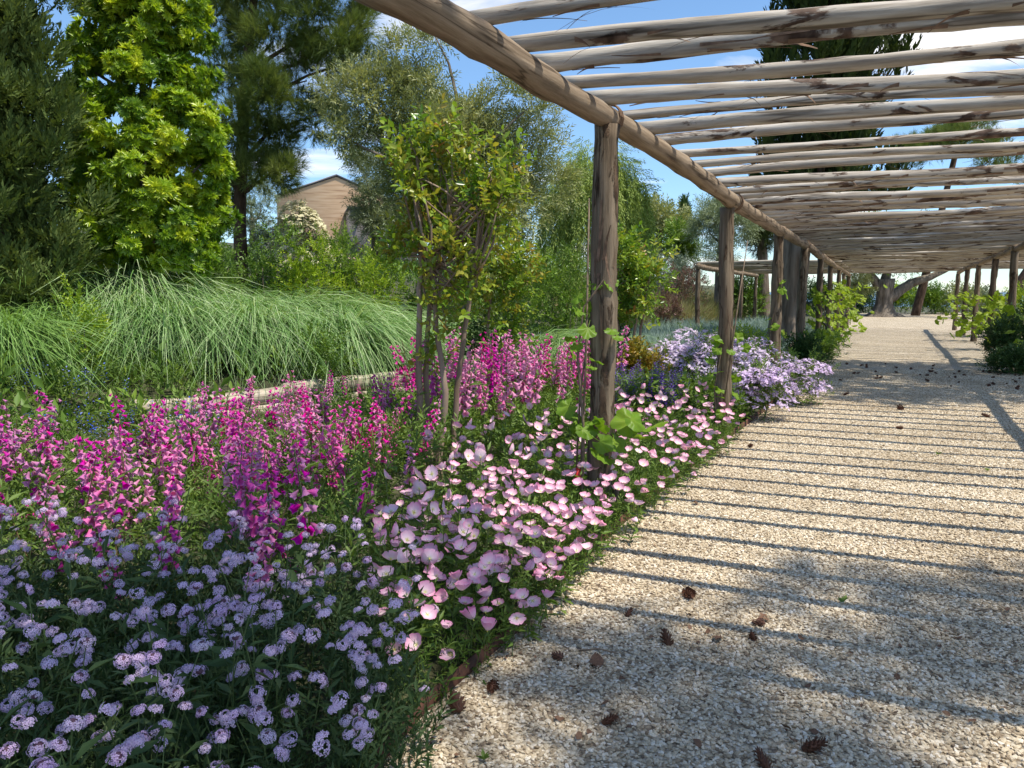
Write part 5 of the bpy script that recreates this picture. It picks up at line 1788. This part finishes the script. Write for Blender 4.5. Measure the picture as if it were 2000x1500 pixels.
for poly, n, m_, hr, lab, grp in regions:
    P = sample_poly(poly, n, penr, .07)
    for i, (x, y) in enumerate(P):
        me, tip = PSTK[int(penr.integers(0, 5))]
        s_ = penr.uniform(*hr) / .78
        o = link('penstemon', me, None, (x, y, float(height(x, y)) - .01), (penr.normal(0, .17), penr.normal(0, .17), penr.uniform(0, 6.28)), s_)
        tag(o, lab, 'flower', grp)
        mm = m_ if penr.random() < .75 else ('bell' if m_ == 'bell2' else 'bell2')
        if y < 4.4 and i % 2 == 0:
            r = np.random.default_rng(int(penr.integers(0, 99999)))
            pos, d, sz = spike_layout(.78, 17, r, .42)
            for p_, d_, z_ in zip(pos, d, sz):
                bo = link('bell', BELLS[mm][int(penr.integers(0, 3))], o)
                Mx = frames(d_[None], None, z_ * 1.05, r, .2)[0]
                m4 = Matrix([[*Mx[0], p_[0]], [*Mx[1], p_[1]], [*Mx[2], p_[2]], [0, 0, 0, 1]])
                bo.matrix_local = m4
        else:
            cand = [q for q in SP_FAR if q[0] == mm]
            link('bells', cand[int(penr.integers(0, len(cand)))][1], o)['kind'] = 'stuff'


# verbena ------------------------------------------------------------
def verbena_head(seed, n=58, fl=.25):
    r = np.random.default_rng(seed)
    g = Geo()
    i = np.arange(n)
    zc = 1 - (i + .5) / n * 1.15
    a = i * 2.39996
    q = np.sqrt(np.clip(1 - zc ** 2, 0, 1))
    d = np.stack([np.cos(a) * q, np.sin(a) * q, zc * .78], 1) * r.uniform(.85, 1.12, (n, 1))
    for k in range(n):
        if k < 3:
            continue
        c = d[k] * .9 * r.uniform(.72, 1.22)
        if r.random() < .18:
            continue
        nn = norm(d[k][None])[0]
        x = norm(np.cross(nn, [0.3, .2, 1])[None])[0]; y = np.cross(nn, x)
        for j in range(5):
            b_ = j / 5 * 2 * PI + r.uniform(-.2, .2)
            e = (math.cos(b_) * x + math.sin(b_) * y); s_ = (-math.sin(b_) * x + math.cos(b_) * y)
            L = fl * r.uniform(.8, 1.25)
            V = [c, c + e * L * .65 - s_ * fl * .34 + nn * .05, c + e * L + nn * .02, c + e * L * .65 + s_ * fl * .34 + nn * .05]
            g.add(V, [np.array([(0, 1, 2, 3)])], 0, np.array([0, .7, 1, .7]))
    return g.mesh('verbena_head', M['verbena'])


VH = [verbena_head(600 + i) for i in range(4)]
gk = Geo()
V, F = tube([(0, 0, -.35), (0, 0, 0), (0, 0, .45), (0, 0, .6)], [.25, .55, .45, .12], 8); gk.add(V, F)
CALX = gk.mesh('calyx', M['calyx'])
VST = [stem_mesh(.56, 620 + i, 9, .0022, .075, 'stem', .16, 'verbleaf') for i in range(5)]
vrng = np.random.default_rng(411)
P = sample_poly(verb_poly, 200, vrng, .03)
P2v = sample_poly(np.array([(-.5, 1.2), (-.38, 2.2), (-.55, 2.75), (-.95, 2.4), (-.95, 1.2)]), 95, vrng, .025)
clump_c = sample_poly(verb_poly, 46, vrng, .1)
PP = []
for x, y in np.concatenate([P, P2v]):
    if vrng.random() < .6:
        c = clump_c[np.argmin(((clump_c - [x, y]) ** 2).sum(1))]
        x, y = c + (np.array([x, y]) - c) * .5
    PP.append((x, y))
for i, (x, y) in enumerate(PP):
    me, tip = VST[int(vrng.integers(0, 5))]
    s_ = float(vrng.uniform(.72, 1.12))
    if x > edge_x(y) - .2:
        s_ *= .8
    o = link('verbena', me, None, (x, y, float(height(x, y)) - .01), (vrng.normal(0, .12), vrng.normal(0, .12), vrng.uniform(0, 6.28)), s_)
    tag(o, 'lavender coloured flower cluster in the shaded drift nearest the viewer', 'flower', 'lavender coloured flower clusters in front')
    h_ = link('flower_head', VH[int(vrng.integers(0, 4))], o, tuple(tip))
    q = .0185 * vrng.uniform(.75, 1.2) / s_
    h_.scale = (q, q, q)
    h_.rotation_euler = (vrng.normal(0.1, .35), vrng.normal(0, .35), vrng.uniform(0, 6.28))
    link('calyx', CALX, h_)

# more heads deeper in the same drift
g = Geo()
VT_ = []
for q in range(4):
    fm = verbena_head(610 + q, 30, .34)
    co = np.array([v.co[:] for v in fm.vertices]); fa = np.array([p.vertices[:] for p in fm.polygons])
    VT_.append((co, [fa], np.array([d_.value for d_ in fm.attributes['rnd'].data])))
Pm = sample_poly(verb_poly, 560, vrng, .02)
for i, (x, y) in enumerate(Pm):
    c = clump_c[np.argmin(((clump_c - [x, y]) ** 2).sum(1))]
    x, y = c + (np.array([x, y]) - c) * .75
    d_ = np.array([[vrng.normal(0, .3), vrng.normal(-.15, .3), 1.0]])
    Mx = frames(d_, np.array([0, 1.0, .1]), .0185 * vrng.uniform(.7, 1.2), vrng, .5)[:, :, [0, 2, 1]]
    g.inst(VT_[i % 4], Mx, np.array([[x, y, vrng.uniform(.34, .56)]]), np.zeros(1))
tag(link('verbena_flowers', g.mesh('verbena_flowers', M['verbena'])), 'smaller lavender coloured heads filling the shaded drift', 'flowers', None, 'stuff')

# dark purple salvia spikes
SALV = []
for i in range(3):
    r = np.random.default_rng(640 + i)
    g = Geo()
    n = 46
    tt = np.linspace(.45, 1, n); a = np.arange(n) * 2.4
    d = np.stack([np.cos(a), np.sin(a), r.uniform(.1, .6, n)], 1)
    pos = np.stack([np.cos(a) * .006, np.sin(a) * .006, tt * .55], 1)
    g.inst(leaf_rhomb(1, .35, .15, .1), frames(d, None, .028 * (1.15 - .6 * (tt - .45) / .55), r, .3), pos, r.uniform(.2, .9, n))
    SALV.append(g.mesh('salvia_spike', M['salvia']))
SST = [stem_mesh(.55, 650 + i, 10, .003, .09, 'stem', .06, 'shrub') for i in range(3)]
srng = np.random.default_rng(412)
for x, y in sample_poly(np.array([(1.0, 7.5), (1.7, 7.45), (1.95, 8.2), (1.5, 8.6), (.9, 8.3)]), 60, srng, .05):
    o = link('salvia', SST[int(srng.integers(0, 3))][0], None, (x, y, 0), (srng.normal(0, .08), srng.normal(0, .08), srng.uniform(0, 6.28)), srng.uniform(.95, 1.3))
    tag(o, 'dark violet flower spike between the second tree and the lilac bush', 'flower', 'dark violet flower spikes')
    link('flower_spike', SALV[int(srng.integers(0, 3))], o)

# small blue flowers at the foot of the logs
BLU = []
for i in range(2):
    r = np.random.default_rng(660 + i)
    g = Geo(); n = 16
    a = np.arange(n) * 2.4; tt = np.linspace(.5, 1, n)
    d = np.stack([np.cos(a), np.sin(a), r.uniform(.2, .8, n)], 1)
    g.inst(leaf_rhomb(1, .3, .1, .1), frames(d, None, np.full(n, .022), r, .3), np.stack([np.cos(a) * .015, np.sin(a) * .015, tt * .34], 1), r.uniform(.2, 1, n))
    BLU.append(g.mesh('blue_spike', M['blue']))
BST = [stem_mesh(.34, 670 + i, 8, .002, .05) for i in range(2)]
for x, y in sample_poly(np.array([gnd(240, 850, .3)[:2], gnd(420, 850, .3)[:2], gnd(430, 800, .3)[:2], gnd(20, 760, .35)[:2], gnd(0, 860, .3)[:2]]), 60, srng, .05):
    o = link('blue_flower', BST[int(srng.integers(0, 2))][0], None, (x, y, float(height(x, y))), (srng.normal(0, .12), srng.normal(0, .12), srng.uniform(0, 6.28)), srng.uniform(.8, 1.2))
    tag(o, 'small bright blue flower low in front of the left end of the logs', 'flower', 'small blue flowers before the logs')
    link('blossom', BLU[int(srng.integers(0, 2))], o)


# ------------------------------------------------------------------ grape vines
def vine_leaf_mesh(seed, mat):
    """five lobed toothed leaf, stalk end at the origin, tip along +Y"""
    r = np.random.default_rng(seed)
    n = 26
    a = np.linspace(-2.72, 2.72, n)                      # angle from the tip direction
    lob = .70 + .20 * np.cos(a * 2.35) ** 2 * (1 - .12 * np.abs(a)) + .035 * np.where(np.arange(n) % 2, 1, -1)
    lob *= 1 + r.normal(0, .02, n)
    c0 = np.array([0, .38, 0])
    X = np.sin(a) * lob * .62; Y = np.cos(a) * lob * .66
    Z = -.10 * (X ** 2 + Y ** 2) * 2 + .05 * np.cos(a * 4.7) + r.normal(0, .02, n)
    ring = np.stack([X, Y, Z], 1) + c0
    mid = np.stack([X * .5, Y * .5, Z * .3 + .04 * np.cos(a * 4.7)], 1) + c0
    V = np.concatenate([[[0, .2, 0]], mid, ring])
    F = []
    for i in range(n - 1):
        F.append((0, 1 + i + 1, 1 + i))
        F.append((1 + i, 1 + i + 1, 1 + n + i + 1, 1 + n + i))
    g = Geo(); g.add(V, F, 0, np.concatenate([[.75], np.full(n, .55), np.full(n, .42)]))
    # stalk
    Vt, Ft = tube([(0, .22, 0), (0, -.05, -.05), (0, -.4, -.02)], [.015, .015, .015], 4, False); g.add(Vt, Ft, 0, .7)
    return g.mesh('vine_leaf', mat, True)


VL = [vine_leaf_mesh(700 + i, M['vine']) for i in range(4)]
VLF = [vine_leaf_mesh(710 + i, M['vine_far']) for i in range(3)]
vr = np.random.default_rng(413)


def vine(label, base, stem_pts, leaves, size, meshes, name='grape_vine', group=None):
    """leaves: points in world space; each leaf is a part"""
    t = thing(name, label, 'vine', tuple(base), 0, group)
    B = np.array(base, float)
    g = Geo()
    sp = np.array(stem_pts, float) - B
    V, F = tube(sp, np.linspace(.010, .004, len(sp)), 6, False, .1); g.add(V, F)
    link('stem', g.mesh('vine_stem', M['cane'], True), t)
    for L in leaves:
        p = np.array(L[:3]) - B
        s = (L[3] if len(L) > 3 else 1.0) * vr.uniform(*size)
        d = np.array([vr.normal(0, .6), vr.normal(-.35, .5), vr.uniform(-.9, .3)])
        Mx = frames(d[None], np.array([.25, -.6, .75]), s, vr, .35)[0]
        o = link('leaf', meshes[int(vr.integers(0, len(meshes)))], t)
        o.matrix_local = Matrix([[*Mx[0], p[0]], [*Mx[1], p[1]], [*Mx[2], p[2]], [0, 0, 0, 1]])
    return t


D1 = p1[1]
lv = []
for px, py, s in [(1250, 835, 1.5), (1262, 850, 1.2), (1225, 825, 1.3), (1185, 842, 1.0), (1172, 885, 1.5), (1190, 862, 1.3), (1120, 800, 1.2), (1112, 840, 1.3), (1128, 850, 1.1), (1150, 838, .8), (1165, 870, 1.1), (1240, 865, 1.0)]:
    lv.append(tuple(at(px, py - 12, D1 - .13 + vr.normal(0, .05))) + (s,))
for px, py, s in [(1130, 575, .8), (1125, 600, .9), (1140, 610, .9), (1150, 635, 1.0), (1165, 645, .8), (1195, 642, 1.0), (1200, 655, .7), (1158, 560, .7), (1185, 548, .8), (1195, 545, .6), (1128, 670, .8), (1115, 690, .8), (1160, 705, .9), (1150, 715, .8), (1122, 660, .7), (1145, 590, .8)]:
    lv.append(tuple(at(px, py, D1 - .12 + vr.normal(0, .05))) + (s * .8,))
vine('grape vine climbing the thick post with broad fresh green leaves', (p1[0] - .1, p1[1] - .1, 0),
     [(p1[0] - .12, p1[1] - .1, 0), at(1140, 840, D1 - .12), at(1128, 700, D1 - .12), at(1140, 600, D1 - .12), at(1180, 545, D1 - .12)], lv, (.11, .15), VL)
Dq = P2[1]
lv = [tuple(at(px + vr.normal(0, 6), py + vr.normal(0, 6), Dq - .13 + vr.normal(0, .08))) + (1.0,) for px, py in
      [(1395, 660), (1405, 680), (1425, 680), (1440, 670), (1410, 665), (1450, 675), (1400, 720), (1385, 740), (1440, 735), (1420, 765), (1400, 780), (1432, 760), (1395, 755), (1380, 700), (1378, 770), (1410, 800)]]
vine('grape vine with few dull green leaves on the second post', (P2[0] - .06, P2[1] - .1, 0), [(P2[0] - .1, P2[1] - .12, 0), at(1395, 760, Dq - .12), at(1410, 680, Dq - .12)], lv, (.09, .125), VL)
lv = [tuple(at(px, py, rowpt(3.6)[1] - .12)) + (1.0,) for px, py in [(1527, 560), (1533, 548), (1535, 570), (1498, 625), (1505, 640)]]
q = rowpt(3.6)
vine('small tuft of vine leaves on the third post', (q[0] - .08, q[1] - .1, 0), [(q[0] - .09, q[1] - .1, 0), at(1505, 640, q[1] - .1), at(1525, 555, q[1] - .1)], lv, (.10, .14), VL)
labsL = ['yellow green vine on the fourth post of the left row', 'yellow green vine on the fifth post of the left row', 'yellow green vine on the sixth post of the left row', 'yellow green vine on the seventh post of the left row', 'yellow green vine on the eighth post of the left row']
for k, s in enumerate([7.2, 10.9, 14.4, 18.0, 21.6]):
    q = rowpt(s, .1)
    n = [26, 60, 70, 60, 40][k]
    hmax = [.75, 1.5, 1.7, 1.75, 1.7][k]
    lv = [(q[0] + vr.normal(.05, .32), q[1] + vr.normal(0, .35), hmax * vr.uniform(.12, 1.0) ** .8, 1.0) for _ in range(n)]
    vine(labsL[k], (q[0], q[1], 0), [(q[0], q[1], 0), (q[0] + .05, q[1], hmax * .6), (q[0], q[1], hmax)], lv, (.14, .22), VLF)
labsR = ['bright yellow green vine on the second right post from the path front', 'bright yellow green vine on the third right post', 'bright yellow green vine on the fourth right post', 'bright yellow green vine on the fifth right post', 'bright yellow green vine on the last right post']
for k, s in enumerate([8.5, 11.2, 14.4, 18.0, 21.6]):
    q = rowpt(s, 3.75)
    n = [14, 50, 60, 50, 34][k]
    lv = [(q[0] + vr.normal(-.05, .36), q[1] + vr.normal(0, .35), vr.uniform(.35, 1.4), 1.0) for _ in range(n)]
    vine(labsR[k], (q[0], q[1], 0), [(q[0] - .1, q[1], 0), (q[0] - .05, q[1], .6), (q[0], q[1], 1.4)], lv, (.14, .22), VLF)


# ------------------------------------------------------------------ cones, leaves, twigs on the gravel
def cone_mesh(seed, k=62, opened=.9):
    r = np.random.default_rng(seed)
    g = Geo()
    V, F = tube([(0, 0, -.85), (0, 0, -.3), (0, 0, .3), (0, 0, .9)], [.2, .38, .3, .08], 7); g.add(V, F)
    i = np.arange(k); t = i / k
    a = i * 2.39996
    z = -.85 + 1.75 * t
    rr_ = np.sin(np.clip(.25 + t * .78, 0, 1) * PI) ** .7 * .42 + .06
    d = np.stack([np.cos(a), np.sin(a), np.full(k, .45) + .6 * t], 1) + r.normal(0, .08, (k, 3))
    pos = np.stack([np.cos(a) * rr_ * .5, np.sin(a) * rr_ * .5, z], 1)
    T = (np.array([(-.10, 0, 0), (.10, 0, 0), (.2, .75, .03), (0, .95, .10), (-.2, .75, .03), (-.1, 0, -.07), (.1, 0, -.07), (0, .9, 0.0)], float),
         [np.array([(0, 1, 2, 4)]), np.array([(2, 3, 4)]), np.array([(5, 7, 6)])], np.zeros(8))
    g.inst(T, frames(d, np.array([0, 0, 1.0]), (.30 + .5 * rr_) * opened * r.uniform(.85, 1.1, k), r, .1), pos, np.full(k, .5))
    return g.mesh('pine_cone', M['cone'])


CONES = [cone_mesh(800, 60, 1.1), cone_mesh(801, 54, .95), cone_mesh(802, 46, 1.3)]
crng = np.random.default_rng(414)
named = [(892, 1380, .042, 'large open pine cone tucked against the lavender coloured flowers'), (962, 1345, .034, 'round pine cone just right of the flower bed front corner'), (1090, 1283, .026, 'small closed pine cone below the pale pink flowers'),
         (1345, 1163, .042, 'upright dark pine cone alone in the middle of the shaded gravel'), (1228, 1198, .027, 'small pine cone left of the upright one'), (1302, 1252, .036, 'flattened reddish pine cone beside the dry leaf'),
         (1190, 1410, .030, 'dark pine cone in the lower middle of the gravel'), (1470, 1243, .026, 'small dark pine cone right of the flattened one'), (1483, 1217, .026, 'brownish cone fragment right of the middle'),
         (1588, 1465, .040, 'broken pine cone at the bottom edge of the picture'), (1490, 1492, .036, 'half hidden pine cone at the very bottom edge'), (1758, 795, .05, 'lone dark pine cone on the sunlit gravel far up the walk'),
         (1757, 833, .035, 'small reddish cone in front of the lone far one'), (1925, 810, .045, 'dark cone near the right edge of the sunlit walk'), (1652, 767, .04, 'dark cone just outside the shade band on the left'), (1465, 868, .03, 'small cone near the second post')]
for i, (px, py, s, lab) in enumerate(named):
    p = gnd(px, py + 6)
    o = link('pine_cone', CONES[i % 3], None, (p[0], p[1], s * .62), (crng.uniform(.9, 1.9), crng.uniform(-.4, .4), crng.uniform(0, 6.28)), s * 1.1)
    tag(o, lab, 'pine cone')
for i in range(60):
    q = rowpt(crng.uniform(5.4, 9.2), crng.uniform(.7, 3.9))
    s = crng.uniform(.018, .04)
    o = link('pine_cone', CONES[int(crng.integers(0, 3))], None, (q[0], q[1], s * .6), (crng.uniform(.9, 1.9), crng.uniform(-.4, .4), crng.uniform(0, 6.28)), s)
    tag(o, 'small dark fallen cone lying in the shade band across the walk', 'pine cone', 'fallen cones in the shade band')


def dry_leaf_mesh(seed):
    r = np.random.default_rng(seed)
    t = np.linspace(0, 1, 6)
    w = np.sin(t * PI * .92 + .08) ** .8 * .34
    g = Geo()
    L_ = np.stack([-w, t, .12 * np.sin(t * 4 + seed) + .10 + r.normal(0, .02, 6)], 1)
    C_ = np.stack([0 * t, t, .10 * np.sin(t * 3 + seed) + .02], 1)
    R_ = np.stack([w, t, .13 * np.sin(t * 5 + seed) + .12 + r.normal(0, .02, 6)], 1)
    V = np.concatenate([L_, C_, R_])
    F = [(i, 6 + i, 7 + i, i + 1) for i in range(5)] + [(6 + i, 12 + i, 13 + i, 7 + i) for i in range(5)]
    g.add(V, F)
    Vt, Ft = tube([(0, .02, .02), (.03, -.35, .03)], [.02, .015], 4); g.add(Vt, Ft)
    return g.mesh('dry_leaf', M['dryleaf'], True)


DL = [dry_leaf_mesh(i) for i in range(3)]
tan = M['cane']
for px, py, s, lab in [(1165, 1288, .085, 'large brown dry leaf near the pale pink flowers'), (1398, 1258, .06, 'tan dry leaf in the middle of the shaded gravel'), (1358, 985, .055, 'small tan dry leaf on the sunlit strip by the steel edge'), (1480, 1215, .05, 'small curled brown leaf beside a cone')]:
    p = gnd(px, py)
    o = link('dry_leaf', DL[int(crng.integers(0, 3))], None, (p[0], p[1], .012), (crng.normal(0, .15), crng.normal(0, .15), crng.uniform(0, 6.28)), s)
    tag(o, lab, 'dry leaf')
for i in range(46):
    px, py = crng.uniform(1050, 2000), crng.uniform(1180, 1498)
    if px < 1250 and py < 1250:
        continue
    p = gnd(px, py)
    o = link('dry_leaf', DL[int(crng.integers(0, 3))], None, (p[0], p[1], .012), (crng.normal(0, .3), crng.normal(0, .3), crng.uniform(0, 6.28)), crng.uniform(.015, .036))
    tag(o, 'tiny scrap of reddish brown leaf litter on the shaded gravel', 'dry leaf', 'scraps of leaf litter on the gravel')
for px, py, L, lab in [(1905, 1200, .12, 'short dark twig on the gravel at the right'), (1130, 1278, .16, 'thin twig beside the large dry leaf'), (1610, 1160, .08, 'small pale twig on the sunlit gravel')]:
    p = gnd(px, py)
    g = Geo(); V, F = tube([(0, 0, 0), (L * .5, .01, .012), (L, -.005, .004)], [.004, .0035, .002], 5); g.add(V, F)
    tag(link('twig', g.mesh('twig', M['cane'], True), None, (p[0], p[1], .015), (0, 0, crng.uniform(-.3, .3))), lab, 'twig')
for px, py, lab in [(1832, 890, 'tiny green seedling in the sunlit gravel'), (1928, 922, 'small green weed in the sunlit gravel at the right'), (1645, 1180, 'tiny weed among the stones in the shade'), (945, 1490, 'fine tuft of grass at the bottom edge of the gravel')]:
    p = gnd(px, py)
    g = Geo()
    k = 9
    a = crng.uniform(0, 6.28, k)
    d = np.stack([np.cos(a), np.sin(a), crng.uniform(.6, 1.6, k)], 1)
    g.inst(leaf_oval(1, .2, .05, .2), frames(d, None, crng.uniform(.02, .045, k), crng), np.zeros((k, 3)), crng.uniform(.3, .8, k))
    tag(link('seedling', g.mesh('seedling', M['bed']), None, (p[0], p[1], .01)), lab, 'weed')

# fine litter: dry needles and bits of bark blown on the gravel
g = Geo()
lr = np.random.default_rng(415)
pts, k_ = [], 0
while len(pts) < 1500:
    y = lr.uniform(1.9, 11)
    if lr.random() < .45:
        x = edge_x(y) + abs(lr.normal(0, .16)) + .02
    else:
        x = edge_x(y) + lr.uniform(0, 4.2)
        if y > 5 and lr.random() < .6:
            continue
    pts.append((x, y, lr.uniform(.006, .016)))
pts = np.array(pts)
a = lr.uniform(0, 2 * PI, len(pts))
dirs = np.stack([np.cos(a), np.sin(a), lr.normal(0, .15, len(pts))], 1)
h = len(pts) // 2
g.inst(leaf_rhomb(1, .02, .01, .02), frames(dirs[:h], None, lr.uniform(.03, .07, h), lr, .3), pts[:h], np.full(h, .5))
g.inst(leaf_rhomb(1, .28, .08, .1), frames(dirs[h:], None, lr.uniform(.008, .024, len(pts) - h), lr, .6), pts[h:], np.full(len(pts) - h, .5))
tag(link('leaf_litter', g.mesh('leaf_litter', M['dryleaf'])), 'dry needles and brown scraps strewn over the gravel', 'leaf litter', None, 'stuff')
